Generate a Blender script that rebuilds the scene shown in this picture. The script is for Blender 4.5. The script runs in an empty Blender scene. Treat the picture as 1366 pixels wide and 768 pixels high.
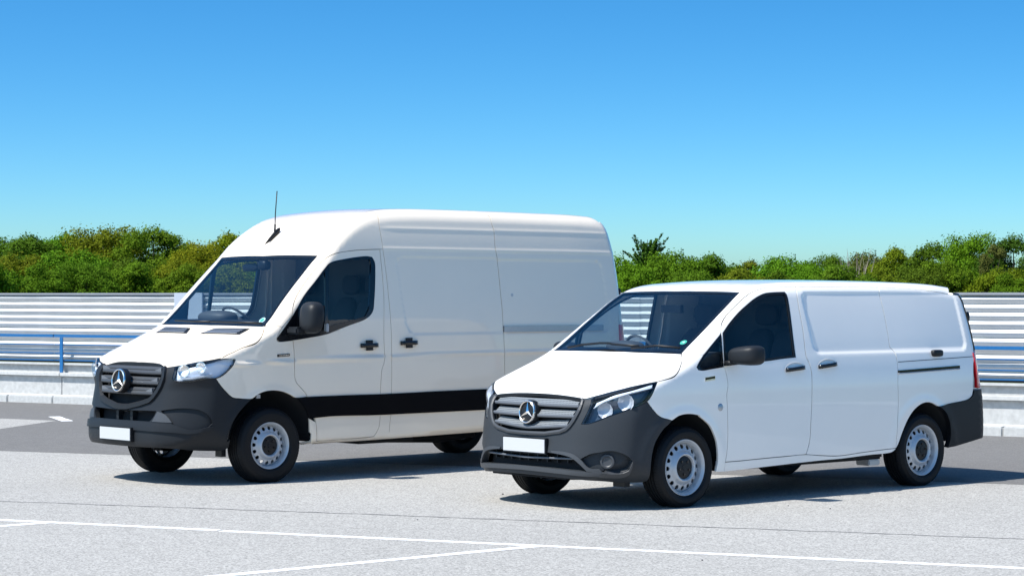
import bpy, bmesh, math, random
import numpy as np
from mathutils import Vector, Matrix
from mathutils.geometry import delaunay_2d_cdt
rng = random.Random(7); nrg = np.random.default_rng(5)
scene = bpy.context.scene
COL = scene.collection
# ---------------------------------------------------------------- camera
cam_d = bpy.data.cameras.new("camera"); cam = bpy.data.objects.new("camera", cam_d); COL.objects.link(cam)
cam.location = (0, 0, 1.7729); cam.rotation_euler = (math.pi / 2 + .0030, 0, 0)
cam_d.sensor_width = 36; cam_d.lens = 2954.6 / 1366 * 36; cam_d.clip_start = .1; cam_d.clip_end = 3000
scene.camera = cam
# ---------------------------------------------------------------- sky, sun, exposure
TO_SUN = Vector((-.553, -.325, 1.0)).normalized()
world = bpy.data.worlds.new("World"); scene.world = world; world.use_nodes = True
wn = world.node_tree; bg = wn.nodes["Background"]
sky = wn.nodes.new("ShaderNodeTexSky"); sky.sky_type = 'NISHITA'; sky.sun_disc = False
sky.sun_elevation = math.asin(TO_SUN.z); sky.sun_rotation = math.atan2(TO_SUN.x, TO_SUN.y)
sky.altitude = 0; sky.air_density = 1.0; sky.dust_density = 1.0; sky.ozone_density = 8
# the photograph shows a deep, saturated sky down to the horizon: the whole dome is lifted and graded alike
s_tc = wn.nodes.new("ShaderNodeTexCoord"); s_mp = wn.nodes.new("ShaderNodeMapping"); s_nm = wn.nodes.new("ShaderNodeVectorMath"); s_nm.operation = 'NORMALIZE'
s_mp.inputs["Scale"].default_value = (1, 1, 2); wn.links.new(s_tc.outputs["Generated"], s_mp.inputs[0]); wn.links.new(s_mp.outputs[0], s_nm.inputs[0]); wn.links.new(s_nm.outputs[0], sky.inputs[0])
s_hs = wn.nodes.new("ShaderNodeHueSaturation"); s_hs.inputs["Saturation"].default_value = 1.25; wn.links.new(sky.outputs[0], s_hs.inputs["Color"])
s_mx = wn.nodes.new("ShaderNodeMix"); s_mx.data_type = 'RGBA'; s_mx.blend_type = 'MULTIPLY'; s_mx.inputs[0].default_value = 1; s_mx.inputs[7].default_value = (.842, 1.11, 1.045, 1)
wn.links.new(s_hs.outputs[0], s_mx.inputs[6]); wn.links.new(s_mx.outputs[2], bg.inputs[0]); bg.inputs[1].default_value = .0885
sun_d = bpy.data.lights.new("sun", 'SUN'); sun = bpy.data.objects.new("sun", sun_d); COL.objects.link(sun)
sun_d.energy = 3.7; sun_d.angle = math.radians(.53); sun_d.color = (1, .965, .91)
sun.rotation_euler = TO_SUN.to_track_quat('Z', 'Y').to_euler()
scene.view_settings.view_transform = 'Standard'; scene.view_settings.look = 'None'
scene.view_settings.exposure = 1.0; scene.view_settings.gamma = 1
scene.cycles.max_bounces = 10; scene.cycles.transparent_max_bounces = 16
# ---------------------------------------------------------------- materials
def nd(nt, t, **k):
    n = nt.nodes.new(t)
    for a, b in k.items(): setattr(n, a, b)
    return n
def mat(name, col, rough=.5, metal=0, coat=0, coat_rough=.03, spec=.5):
    m = bpy.data.materials.new(name); m.use_nodes = True
    b = m.node_tree.nodes["Principled BSDF"]
    b.inputs["Base Color"].default_value = (*col, 1); b.inputs["Roughness"].default_value = rough
    b.inputs["Metallic"].default_value = metal; b.inputs["Coat Weight"].default_value = coat; b.inputs["Coat Roughness"].default_value = coat_rough
    b.inputs["Specular IOR Level"].default_value = spec
    return m
def grain(m, scale=400, amount=.08, bump=0, bscale=None, detail=4):
    """procedural value variation and fine relief in object space"""
    nt = m.node_tree; b = nt.nodes["Principled BSDF"]; c = b.inputs["Base Color"].default_value[:]
    tc = nd(nt, "ShaderNodeTexCoord"); n1 = nd(nt, "ShaderNodeTexNoise"); n1.inputs["Scale"].default_value = scale; n1.inputs["Detail"].default_value = detail
    nt.links.new(tc.outputs["Object"], n1.inputs["Vector"])
    r = nd(nt, "ShaderNodeMapRange"); r.inputs[1].default_value = .3; r.inputs[2].default_value = .7; r.inputs[3].default_value = 1 - amount; r.inputs[4].default_value = 1 + amount
    nt.links.new(n1.outputs[0], r.inputs[0])
    mx = nd(nt, "ShaderNodeMix", data_type='RGBA', blend_type='MULTIPLY'); mx.inputs[0].default_value = 1; mx.inputs[6].default_value = c
    nt.links.new(r.outputs[0], mx.inputs[7]); nt.links.new(mx.outputs[2], b.inputs["Base Color"])
    if bump:
        n2 = nd(nt, "ShaderNodeTexNoise"); n2.inputs["Scale"].default_value = bscale or scale; nt.links.new(tc.outputs["Object"], n2.inputs["Vector"])
        bp = nd(nt, "ShaderNodeBump"); bp.inputs["Strength"].default_value = bump; bp.inputs["Distance"].default_value = .002
        nt.links.new(n2.outputs[0], bp.inputs["Height"]); nt.links.new(bp.outputs[0], b.inputs["Normal"])
    return m
def glass_mat(name, tint, ior=1.5, rough=.0):
    m = bpy.data.materials.new(name); m.use_nodes = True; nt = m.node_tree
    for n in list(nt.nodes): nt.nodes.remove(n)
    o = nd(nt, "ShaderNodeOutputMaterial"); mx = nd(nt, "ShaderNodeMixShader"); t = nd(nt, "ShaderNodeBsdfTransparent"); g = nd(nt, "ShaderNodeBsdfGlossy")
    f = nd(nt, "ShaderNodeFresnel"); g.inputs["Roughness"].default_value = rough
    t.inputs["Color"].default_value = (*tint, 1)
    ge = nd(nt, "ShaderNodeNewGeometry"); io = nd(nt, "ShaderNodeMapRange"); io.inputs[3].default_value = ior; io.inputs[4].default_value = 1 / ior      # thin sheet: the same from both faces
    nt.links.new(ge.outputs["Backfacing"], io.inputs[0]); nt.links.new(io.outputs[0], f.inputs["IOR"])
    nt.links.new(f.outputs[0], mx.inputs[0]); nt.links.new(t.outputs[0], mx.inputs[1]); nt.links.new(g.outputs[0], mx.inputs[2]); nt.links.new(mx.outputs[0], o.inputs[0])
    return m
M = {}
M['paint_cool'] = grain(mat('white_paint_cool', (.94, .90, .83), .38, 0, 1, .02), 2.2, .012)
M['paint_warm'] = grain(mat('white_paint_warm', (.90, .785, .635), .36, 0, 1, .02), 2.2, .012)
M['plastic'] = grain(mat('dark_grey_plastic', (.016, .018, .021), .45, spec=.22), 900, .10, .25, 1500)
M['plastic_mid'] = grain(mat('grey_plastic', (.045, .049, .055), .48), 900, .08, .2, 1500)
M['bumper'] = grain(mat('grey_bumper_plastic', (.033, .037, .042), .44, spec=.22), 900, .08, .2, 1500)
M['satin'] = mat('satin_grey_trim', (.12, .13, .145), .40)
M['black'] = grain(mat('black_plastic', (.006, .007, .009), .45, spec=.35), 700, .12)
M['gloss_black'] = mat('gloss_black', (.006, .007, .009), .12)
M['void'] = mat('dark_lining', (.008, .009, .011), .9)
M['cabin'] = grain(mat('cabin_plastic', (.06, .064, .07), .6), 300, .1)
M['seat'] = grain(mat('seat_cloth', (.035, .037, .042), .9), 250, .25)
M['rubber'] = grain(mat('tyre_rubber', (.007, .0075, .0085), .62, spec=.25), 120, .15)
M['steel'] = grain(mat('silver_wheel_paint', (.52, .54, .56), .38, .35), 60, .03)
M['chrome'] = mat('chrome', (.92, .88, .83), .16, 1)
M['alu'] = grain(mat('brushed_rail', (.42, .44, .47), .35, .8), 90, .06)
M['glass'] = glass_mat('window_glass', (.76, .84, .88), 1.72)
M['dark_glass'] = glass_mat('side_window_glass', (.68, .75, .77))
M['lens'] = glass_mat('clear_lens', (.93, .95, .97), 1.45)
M['red_lens'] = mat('red_lamp', (.55, .012, .02), .12, 0, 1)
M['plate'] = mat('blank_plate', (.50, .505, .51), .4)
M['green'] = mat('green_sticker', (.10, .55, .36), .5)
M['pale'] = mat('pale_print', (.75, .9, .82), .5)
M['panel_grey'] = grain(mat('pale_grey_sheet', (.40, .44, .50), .6), 4, .03)
M['mirror'] = mat('mirror_face', (.8, .8, .8), .03, 1)
M['strip'] = mat('black_strip', (.002, .002, .003), .6, spec=.08)
M['headbowl'] = mat('lamp_bowl', (.06, .085, .12), .2)
M['lampchrome'] = mat('lamp_reflector', (.46, .49, .54), .3, .15)
M['lampwhite'] = mat('lamp_light_guide', (.78, .83, .90), .3)
# perforated grey trim: dots are too small to be picked apart
m = mat('perforated_trim', (.30, .32, .34), .4); nt = m.node_tree; b = nt.nodes["Principled BSDF"]
tc = nd(nt, "ShaderNodeTexCoord"); vo = nd(nt, "ShaderNodeTexVoronoi"); vo.inputs["Scale"].default_value = 62; vo.inputs["Randomness"].default_value = 0
mp = nd(nt, "ShaderNodeMapping"); mp.inputs["Scale"].default_value = (.02, 1, 1.25); nt.links.new(tc.outputs["Object"], mp.inputs[0]); nt.links.new(mp.outputs[0], vo.inputs["Vector"])
cr = nd(nt, "ShaderNodeMapRange"); cr.inputs[1].default_value = .26; cr.inputs[2].default_value = .36; nt.links.new(vo.outputs["Distance"], cr.inputs[0])
mx = nd(nt, "ShaderNodeMix", data_type='RGBA'); mx.inputs[6].default_value = (.015, .016, .018, 1); mx.inputs[7].default_value = (.20, .22, .235, 1)
nt.links.new(cr.outputs[0], mx.inputs[0]); nt.links.new(mx.outputs[2], b.inputs["Base Color"]); M['perf'] = m
# ---------------------------------------------------------------- object helpers
def link(name, me, m=None, parent=None, loc=None):
    o = bpy.data.objects.new(name, me); COL.objects.link(o)
    if m is not None:
        for mm in (m if isinstance(m, (list, tuple)) else [m]): me.materials.append(mm)
    if parent is not None: o.parent = parent
    if loc is not None: o.location = loc
    return o
FLIP = False                                    # vehicles are described with y to their left: mirrored once, here
def mesh(name, V, Fc, smooth=True, norms=None, mats=None):
    if FLIP:
        V = np.asarray(V, float) * [1, -1, 1]
        if norms is not None:
            out = []; k = 0
            for f in Fc: out += [n * np.array([1, -1, 1]) for n in norms[k:k + len(f)][::-1]]; k += len(f)
            norms = out
        Fc = [tuple(f)[::-1] for f in Fc]
    me = bpy.data.meshes.new(name); me.from_pydata([tuple(map(float, v)) for v in V], [], [tuple(int(i) for i in f) for f in Fc], shade_flat=not smooth)
    if mats is not None: me.polygons.foreach_set("material_index", np.array(mats, np.int32))
    me.update()
    if norms is not None: me.normals_split_custom_set(norms)
    return me
def from_bm(name, bm, smooth=False):
    if FLIP:
        bmesh.ops.scale(bm, vec=(1, -1, 1), verts=bm.verts); bmesh.ops.reverse_faces(bm, faces=bm.faces)
    me = bpy.data.meshes.new(name); bm.to_mesh(me); bm.free()
    for p in me.polygons: p.use_smooth = smooth
    return me
def thing(name, label, cat, loc=(0, 0, 0), rz=0, group=None, kind=None):
    o = bpy.data.objects.new(name, None); COL.objects.link(o); o.location = loc; o.rotation_euler = (0, 0, rz)
    tag(o, label, cat, group, kind); return o
def tag(o, label=None, cat=None, group=None, kind=None):
    if label: o['label'] = label
    if cat: o['category'] = cat
    if group: o['group'] = group
    if kind: o['kind'] = kind
    return o
def bm_box(bm, x0, x1, y0, y1, z0, z1, bev=0, mt=None):
    r = bmesh.ops.create_cube(bm, size=1, matrix=Matrix.Translation(((x0 + x1) / 2, (y0 + y1) / 2, (z0 + z1) / 2)) @ Matrix.Diagonal((x1 - x0, y1 - y0, z1 - z0, 1)))
    if bev:
        vs = set(r['verts']); es = [e for e in bm.edges if e.verts[0] in vs and e.verts[1] in vs]
        bmesh.ops.bevel(bm, geom=es, offset=bev, segments=2, affect='EDGES')
def box(name, x0, x1, y0, y1, z0, z1, m, parent=None, bev=0, smooth=False):
    bm = bmesh.new(); bm_box(bm, x0, x1, y0, y1, z0, z1, bev); return link(name, from_bm(name, bm, smooth), m, parent)
def sweep_mesh(path, prof, up=(0, 0, 1), closed=False, cap=True):
    """profile (a along side, b along up) carried along a path"""
    path = np.asarray(path, float); prof = np.asarray(prof, float); n, k = len(path), len(prof); up = np.asarray(up, float)
    tg = np.gradient(path, axis=0) if not closed else np.roll(path, -1, 0) - np.roll(path, 1, 0)
    tg /= np.linalg.norm(tg, axis=1)[:, None]
    sd = np.cross(tg, up); sd /= np.linalg.norm(sd, axis=1)[:, None] + 1e-9; uu = np.cross(sd, tg)
    V = (path[:, None] + sd[:, None] * prof[None, :, :1] + uu[:, None] * prof[None, :, 1:2]).reshape(-1, 3)
    Fc = []
    for i in range(n if closed else n - 1):
        j = (i + 1) % n
        for a in range(k):
            c = (a + 1) % k; Fc.append((i * k + a, i * k + c, j * k + c, j * k + a))
    if cap and not closed:
        Fc.append(tuple(range(k))[::-1]); Fc.append(tuple((n - 1) * k + a for a in range(k)))
    return V, Fc
def circ(r, n=8): return [(r * math.cos(2 * math.pi * i / n), r * math.sin(2 * math.pi * i / n)) for i in range(n)]
def tube(name, path, r, m, parent=None, n=8, up=(0, 0, 1), closed=False):
    V, Fc = sweep_mesh(path, circ(r, n), up, closed); me = mesh(name, V, Fc); fix_normals(me); return link(name, me, m, parent)
def fix_normals(me):
    bm = bmesh.new(); bm.from_mesh(me); bmesh.ops.recalc_face_normals(bm, faces=bm.faces); bm.to_mesh(me); bm.free()
def lathe(name, prof, m, parent=None, n=40, loc=None, smooth_angle=35):
    """profile of (r, y) turned about the y axis"""
    V = []; Fc = []; k = len(prof)
    for i in range(n):
        a = 2 * math.pi * i / n; c, s = math.cos(a), math.sin(a)
        for r, y in prof: V.append((r * c, y, r * s))
    for i in range(n):
        j = (i + 1) % n
        for a in range(k - 1): Fc.append((i * k + a, i * k + a + 1, j * k + a + 1, j * k + a))
    me = mesh(name, V, Fc); bm = bmesh.new(); bm.from_mesh(me); bmesh.ops.remove_doubles(bm, verts=bm.verts, dist=1e-5); bmesh.ops.recalc_face_normals(bm, faces=bm.faces); bm.to_mesh(me); bm.free()
    for p in me.polygons: p.use_smooth = True
    me.set_sharp_from_angle(angle=math.radians(smooth_angle))
    return link(name, me, m, parent, loc)
# ---------------------------------------------------------------- vehicle skin (implicit surface)
def catmull(pts, n=5, closed=True):
    P = np.array(pts, float); N = len(P); out = []
    for i in range(N if closed else N - 1):
        if closed:
            a, b, c, d = P[i - 1], P[i], P[(i + 1) % N], P[(i + 2) % N]
        else:
            a, b, c, d = P[max(i - 1, 0)], P[i], P[i + 1], P[min(i + 2, N - 1)]
        # centripetal, so uneven spacing does not overshoot
        t0 = 0; t1 = t0 + max(np.linalg.norm(b - a), 1e-6) ** .5
        t2 = t1 + max(np.linalg.norm(c - b), 1e-6) ** .5; t3 = t2 + max(np.linalg.norm(d - c), 1e-6) ** .5
        for k in range(n):
            t = t1 + (t2 - t1) * k / n
            A1 = a * (t1 - t) / (t1 - t0) + b * (t - t0) / (t1 - t0)
            A2 = b * (t2 - t) / (t2 - t1) + c * (t - t1) / (t2 - t1)
            A3 = c * (t3 - t) / (t3 - t2) + d * (t - t2) / (t3 - t2)
            B1 = A1 * (t2 - t) / (t2 - t0) + A2 * (t - t0) / (t2 - t0)
            B2 = A2 * (t3 - t) / (t3 - t1) + A3 * (t - t1) / (t3 - t1)
            out.append(B1 * (t2 - t) / (t2 - t1) + B2 * (t - t1) / (t2 - t1))
    if not closed: out.append(P[-1])
    return np.array(out)

def sd_poly(x, z, V):
    x = np.asarray(x, float).ravel(); z = np.asarray(z, float).ravel()
    out = np.empty(len(x)); A = V; Bv = np.roll(V, -1, 0); E = Bv - A; L2 = (E ** 2).sum(1) + 1e-12
    for s in range(0, len(x), 4000):
        px = x[s:s + 4000, None]; pz = z[s:s + 4000, None]
        wx = px - A[:, 0]; wz = pz - A[:, 1]
        t = np.clip((wx * E[:, 0] + wz * E[:, 1]) / L2, 0, 1)
        d = np.sqrt(((wx - t * E[:, 0]) ** 2 + (wz - t * E[:, 1]) ** 2).min(1))
        c = (A[:, 1] > pz) != (Bv[:, 1] > pz)
        xi = A[:, 0] + (pz - A[:, 1]) * E[:, 0] / np.where(np.abs(E[:, 1]) < 1e-9, 1e-9, E[:, 1])
        ins = ((c & (px < xi)).sum(1) % 2) == 1
        out[s:s + 4000] = np.where(ins, -d, d)
    return out

def sstep(a, b, t):
    t = np.clip((t - a) / (b - a), 0, 1); return t * t * (3 - 2 * t)

class Skin:
    def F(self, P):
        x, y, z = P[:, 0], P[:, 1], P[:, 2]; ya = np.abs(y); yn2 = (ya / .95) ** 2
        a = sd_poly(x - self.bow(x, z) * yn2, z + self.crown(x, z) * yn2, self.prof)
        b = ya - self.w(x, z)
        r = self.rad(x, z)
        u = a + r; v = b + r
        return np.minimum(np.maximum(u, v), 0) + np.hypot(np.maximum(u, 0), np.maximum(v, 0)) - r
    def normal(self, P, e=.004):
        g = np.stack([self.F(P + e * np.eye(3)[i]) - self.F(P - e * np.eye(3)[i]) for i in range(3)], 1)
        return g / (np.linalg.norm(g, axis=1)[:, None] + 1e-12)
    def cross(self, O, D, t0, t1, n=22):       # F<0 at t0, F>0 at t1
        t0 = np.broadcast_to(np.asarray(t0, float), len(O)).copy(); t1 = np.broadcast_to(np.asarray(t1, float), len(O)).copy()
        for _ in range(n):
            tm = (t0 + t1) / 2; f = self.F(O + D * tm[:, None]); neg = f < 0
            t0 = np.where(neg, tm, t0); t1 = np.where(neg, t1, tm)
        return O + D * ((t0 + t1) / 2)[:, None]

class PanelVan(Skin):                          # the lower, right hand van; x rearward from the front axle, y to its left, z up
    def __init__(s):
        s.prof = catmull([(-.82, .205), (-.90, .225), (-.935, .275), (-.94, .40), (-.918, .55), (-.895, .70), (-.86, .83), (-.815, .905),
            (-.75, .955), (-.62, 1.015), (-.40, 1.092), (-.12, 1.195), (.03, 1.265), (.22, 1.385), (.48, 1.562), (.83, 1.79), (1.02, 1.858), (1.35, 1.895),
            (1.9, 1.908), (2.6, 1.908), (3.4, 1.895), (3.8, 1.872), (3.98, 1.845), (4.06, 1.78), (4.10, 1.66), (4.15, 1.4), (4.2, 1.0), (4.235, .72), (4.235, .42), (4.18, .33), (3.6, .30), (2.4, .27), (.6, .23), (-.4, .205)], 5)
        s.wz = np.array([(.15, .915), (.25, .940), (.35, .955), (.5, .962), (.7, .965), (.9, .964), (1.0, .960), (1.1, .951), (1.2, .937), (1.28, .922), (1.4, .900), (1.6, .858), (1.75, .822), (1.85, .795), (1.95, .765), (2.1, .73)])
        q = catmull(s.wz, 6, False); s.qz, s.qw = q[:, 0], q[:, 1]
    def bow(s, x, z):
        return (.145 - .025 * sstep(.85, 1.1, z)) * (1 - sstep(1.0, 1.9, x)) - .11 * sstep(3.3, 4.1, x)
    def crown(s, x, z):
        return -.003 + .038 * sstep(.3, 1.5, x)
    def w(s, x, z):
        w = np.interp(z, s.qz, s.qw)
        w = w - .17 * (np.clip(-.1 - x, 0, 1) / .8) ** 2 - .03 * (np.clip(x - 2.9, 0, 2) / 1.2) ** 2
        w = w + .008 * np.exp(-((np.hypot(x, z - .33) - .46) / .045) ** 2) * (z > .2) + .006 * np.exp(-((np.hypot(x - 3.17, z - .33) - .46) / .045) ** 2)
        # pressed blanks where windows would sit
        for (xa, za, xb, zb) in s.blanks:
            d = np.maximum(np.abs(x - (xa + xb) / 2 - (z - 1.5) * -.10) - (xb - xa) / 2 + .09, np.abs(z - (za + zb) / 2) - (zb - za) / 2 + .09)
            dx = np.maximum(np.abs(x - (xa + xb) / 2 - (z - 1.5) * -.10) - (xb - xa) / 2 + .09, 0); dz = np.maximum(np.abs(z - (za + zb) / 2) - (zb - za) / 2 + .09, 0)
            d = np.where(d > 0, np.hypot(dx, dz), d) - .09
            w = w - .013 * (1 - sstep(-.03, .012, d))
        return w
    blanks = [(1.645, 1.245, 3.87, 1.80)]
    def rad(s, x, z):
        lo = .05 + .25 * (1 - sstep(-.75, -.1, x)) + .03 * sstep(3.7, 4.1, x)
        hi = .085 + .03 * sstep(.8, 1.5, x)
        t = sstep(.8, 1.0, z)
        return np.maximum(lo * (1 - t) + hi * t, .03)

class CargoVan(Skin):                          # the tall, left hand van
    def __init__(s):
        s.prof = catmull([(-.93, .30), (-1.01, .32), (-1.062, .37), (-1.07, .50), (-1.05, .60), (-1.02, .72), (-.99, .85), (-.955, 1.0), (-.915, 1.075),
            (-.85, 1.125), (-.72, 1.185), (-.45, 1.29), (-.2, 1.40), (-.09, 1.455), (.0, 1.53), (.25, 1.78), (.61, 2.14), (.76, 2.30), (.95, 2.45), (1.17, 2.565), (1.45, 2.63),
            (1.8, 2.652), (2.6, 2.658), (3.6, 2.655), (4.3, 2.645), (4.58, 2.62), (4.68, 2.56), (4.74, 2.42), (4.80, 2.1), (4.86, 1.5), (4.9, 1.0), (4.91, .6), (4.88, .45), (4.3, .40), (2.4, .38), (.6, .34), (-.4, .30)], 5)
        wz = np.array([(.2, .965), (.32, .985), (.45, 1.0), (.6, 1.008), (.8, 1.012), (1.0, 1.014), (1.15, 1.014), (1.3, 1.010), (1.5, 1.0), (1.8, .975), (2.05, .948), (2.2, .928), (2.35, .902), (2.5, .868), (2.6, .842), (2.75, .80)])
        q = catmull(wz, 6, False); s.qz, s.qw = q[:, 0], q[:, 1]
    def bow(s, x, z):
        return (.15 - .055 * sstep(.9, 1.15, z)) * (1 - sstep(.9, 1.9, x)) - .07 * sstep(4.0, 4.8, x)
    def crown(s, x, z):
        return -.008 + .038 * sstep(.3, 1.6, x)
    def w(s, x, z):
        w = np.interp(z, s.qz, s.qw)
        w = w - .17 * (np.clip(-.1 - x, 0, 1.2) / .9) ** 2 - .03 * (np.clip(x - 4.0, 0, 2) / .9) ** 2
        w = w + .010 * np.exp(-((np.hypot(x, z - .36) - .50) / .05) ** 2) * (z > .2)
        zc = 1.135 + .025 * np.clip(x, -1, 5) - .004 * np.clip(x, 0, 5) ** 2           # pressed shoulder line
        w = w + .010 * np.exp(-((z - zc) / .014) ** 2) * sstep(-.75, -.4, x) + .006 * sstep(zc + .01, zc - .03, z) * 0
        w = w + .006 * np.exp(-((z - .74) / .022) ** 2) * sstep(.4, .7, x) * 0
        w = w + .004 * np.exp(-((z - 2.225) / .016) ** 2) * sstep(1.2, 1.5, x) + .004 * np.exp(-((z - 2.43) / .018) ** 2) * sstep(1.3, 1.6, x)
        for (xa, za, xb, zb, sl) in s.blanks:
            xx = np.abs(x - (xa + xb) / 2 - (z - 1.6) * sl) - (xb - xa) / 2 + .10; zz = np.abs(z - (za + zb) / 2) - (zb - za) / 2 + .10
            d = np.where(np.maximum(xx, zz) > 0, np.hypot(np.maximum(xx, 0), np.maximum(zz, 0)), np.maximum(xx, zz)) - .10
            w = w - .006 * (1 - sstep(-.016, .006, d))
        return w
    blanks = [(1.62, 1.38, 4.51, 2.145, -.14)]
    def rad(s, x, z):
        lo = .06 + .24 * (1 - sstep(-.85, -.2, x)) + .06 * sstep(4.3, 4.8, x)
        hi = .07 + .06 * sstep(.8, 1.6, x)
        t = sstep(.88, 1.12, z)
        return np.maximum(lo * (1 - t) + hi * t, .03)
# ---------------------------------------------------------------- pressed panels: outline -> triangulated sheet on the skin
def resample(P, h, corner=38):
    """closed outline in 2d: splines between corners, even spacing"""
    P = [p for i, p in enumerate(P) if np.linalg.norm(p - P[i - 1]) > 2e-3]; n = len(P); P = np.array(P)
    d = np.roll(P, -1, 0) - P; ang = np.degrees(np.abs((np.angle((d[:, 0] + 1j * d[:, 1]) / (np.roll(d[:, 0], 1) + 1j * np.roll(d[:, 1], 1))))))
    cs = [i for i in range(n) if ang[i] > corner]
    out = []
    if not cs: runs = [np.vstack([P, P[:1]])]
    else: runs = [np.array([P[(cs[k] + j) % n] for j in range(((cs[(k + 1) % len(cs)] - cs[k]) % n or n) + 1)]) for k in range(len(cs))]
    for R in runs:
        C = catmull(R, 6, False) if len(R) > 2 else R
        s = np.r_[0, np.cumsum(np.linalg.norm(np.diff(C, axis=0), axis=1))]; m = max(1, int(round(s[-1] / h)))
        t = np.linspace(0, s[-1], m + 1)[:-1]
        out.append(np.stack([np.interp(t, s, C[:, 0]), np.interp(t, s, C[:, 1])], 1))
    return np.concatenate(out)
def area2(P): return .5 * np.sum(P[:, 0] * np.roll(P[:, 1], -1) - np.roll(P[:, 0], -1) * P[:, 1])
def inset(P, d):
    """move a ccw outline inwards by d (negative: outwards)"""
    a = P - np.roll(P, 1, 0); b = np.roll(P, -1, 0) - P
    na = np.stack([-a[:, 1], a[:, 0]], 1); nb = np.stack([-b[:, 1], b[:, 0]], 1)
    na /= np.linalg.norm(na, axis=1)[:, None] + 1e-9; nb /= np.linalg.norm(nb, axis=1)[:, None] + 1e-9
    n = na + nb; n /= np.linalg.norm(n, axis=1)[:, None] + 1e-9; k = np.clip((n * na).sum(1), .4, 1)
    return P + n * (d / k)[:, None]
def cdt(outline, holes, h, keep_in=None):
    loops = [outline] + holes; V = [tuple(p) for L in loops for p in L]; E = []; o = 0
    for L in loops:
        E += [(o + i, o + (i + 1) % len(L)) for i in range(len(L))]; o += len(L)
    lo, hi = outline.min(0), outline.max(0)
    g = []; row = 0; y = lo[1]
    while y <= hi[1]:
        xs = np.arange(lo[0] + (h / 2 if row % 2 else 0), hi[0], h); g.append(np.stack([xs, np.full(len(xs), y)], 1)); y += h * .866; row += 1
    g = np.concatenate(g)
    sd = sd_poly(g[:, 0], g[:, 1], outline) < -.45 * h
    for L in holes: sd &= sd_poly(g[:, 0], g[:, 1], L) > .45 * h
    V += [tuple(p) for p in g[sd]]
    r = delaunay_2d_cdt([Vector(v) for v in V], E, [], 0, 1e-7)
    Q = np.array([tuple(v) for v in r[0]]); Tn = np.array([f for f in r[2] if len(f) == 3])
    c = Q[Tn].mean(1); ins = sd_poly(c[:, 0], c[:, 1], outline) < 0
    for L in holes: ins &= sd_poly(c[:, 0], c[:, 1], L) > 0
    return Q, Tn[ins]
class Lift:
    """maps 3d points to 2d and back onto a skin. kind: a direction, or ('cyl', x0) for radial lines about a vertical axis"""
    def __init__(s, skin, kind):
        s.k = skin; s.cyl = isinstance(kind, tuple) and kind[0] == 'cyl'
        if s.cyl: s.x0 = kind[1]; s.sg = kind[2]
        else:
            s.d = np.array(kind, float); s.d /= np.linalg.norm(s.d)
            up = np.array([0, 0, 1.]) if abs(s.d[2]) < .9 else np.array([0, 1., 0]); s.a = np.cross(up, s.d); s.a /= np.linalg.norm(s.a); s.b = np.cross(s.d, s.a)
    def to2(s, P):
        P = np.asarray(P, float)
        if s.cyl: return np.stack([np.arctan2(P[:, 1], s.sg * (P[:, 0] - s.x0)) * s.sg, P[:, 2]], 1)
        s.t0 = (P @ s.d).min() - .22; s.t1 = (P @ s.d).max() + .35
        return np.stack([P @ s.a, P @ s.b], 1)
    def to3(s, Q):
        if s.cyl:
            th = Q[:, 0] * s.sg; D = np.stack([s.sg * np.cos(th), np.sin(th), 0 * th], 1); O = np.stack([np.full(len(Q), s.x0), 0 * th, Q[:, 1]], 1)
            return s.k.cross(O, D, .1, 2.2)
        O = Q[:, :1] * s.a + Q[:, 1:] * s.b
        return s.k.cross(O, np.broadcast_to(s.d, O.shape), s.t0, s.t1)
def sheet(skin, outline, kind, h=.05, holes=(), gap=.003, depth=.022, off=0.0, mirror=False, hgap=0.0, ring=0):
    """returns V, F, loop normals of one sheet with turned-in edges"""
    L = Lift(skin, kind); sc = np.array([.95, 1]) if L.cyl else np.array([1, 1.])
    def prep(P, g, ccw):
        Q = L.to2(P) * sc
        if (area2(Q) > 0) != ccw: Q = Q[::-1]
        Q = resample(Q, h * .7)
        return inset(Q, g) if g else Q
    t = L.to2(outline)
    if not L.cyl: rng_t = (L.t0, L.t1)
    O = prep(outline, gap, True); Hs = [prep(hh, -hgap, True) for hh in holes]
    if ring: Hs.append(inset(O, ring))
    if not L.cyl: L.t0, L.t1 = rng_t
    Q, Tn = cdt(O, Hs, h); P = L.to3(Q / sc); N = skin.normal(P)
    # triangles face outwards
    a, b, c = P[Tn[:, 0]], P[Tn[:, 1]], P[Tn[:, 2]]; fl = (np.cross(b - a, c - a) * N[Tn[:, 0]]).sum(1) < 0
    Tn[fl] = Tn[fl][:, ::-1]
    P = P + N * off
    V = [p for p in P]; F = [tuple(t) for t in Tn]; LN = [N[i] for t in Tn for i in t]
    if depth:
        ed = {}
        for t in Tn:
            for i in range(3): ed[(t[i], t[(i + 1) % 3])] = 1
        rim = [(i, j) for (i, j) in ed if (j, i) not in ed]; idx = {}
        def vid(i, k):
            if (i, k) not in idx: idx[(i, k)] = len(V); V.append(P[i] - N[i] * depth * k)
            return idx[(i, k)]
        for i, j in rim:
            e = P[j] - P[i]; nn = np.cross(e, N[i]); nn /= np.linalg.norm(nn) + 1e-9
            F.append((vid(j, 0), vid(i, 0), vid(i, 1), vid(j, 1))); LN += [nn] * 4
    V = np.array(V); LN = np.array(LN)
    if mirror:
        V = V * [1, -1, 1]; out = []; k = 0; NL = []
        for f in F:
            n = len(f); out.append(tuple(f[::-1])); NL += list(LN[k:k + n][::-1] * [1, -1, 1]); k += n
        F, LN = out, np.array(NL)
    return V, F, LN
def join(*sh):
    V = []; F = []; N = []; o = 0
    for v, f, n in sh:
        V.append(v); F += [tuple(i + o for i in t) for t in f]; N.append(n); o += len(v)
    return np.concatenate(V), F, np.concatenate(N)
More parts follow.
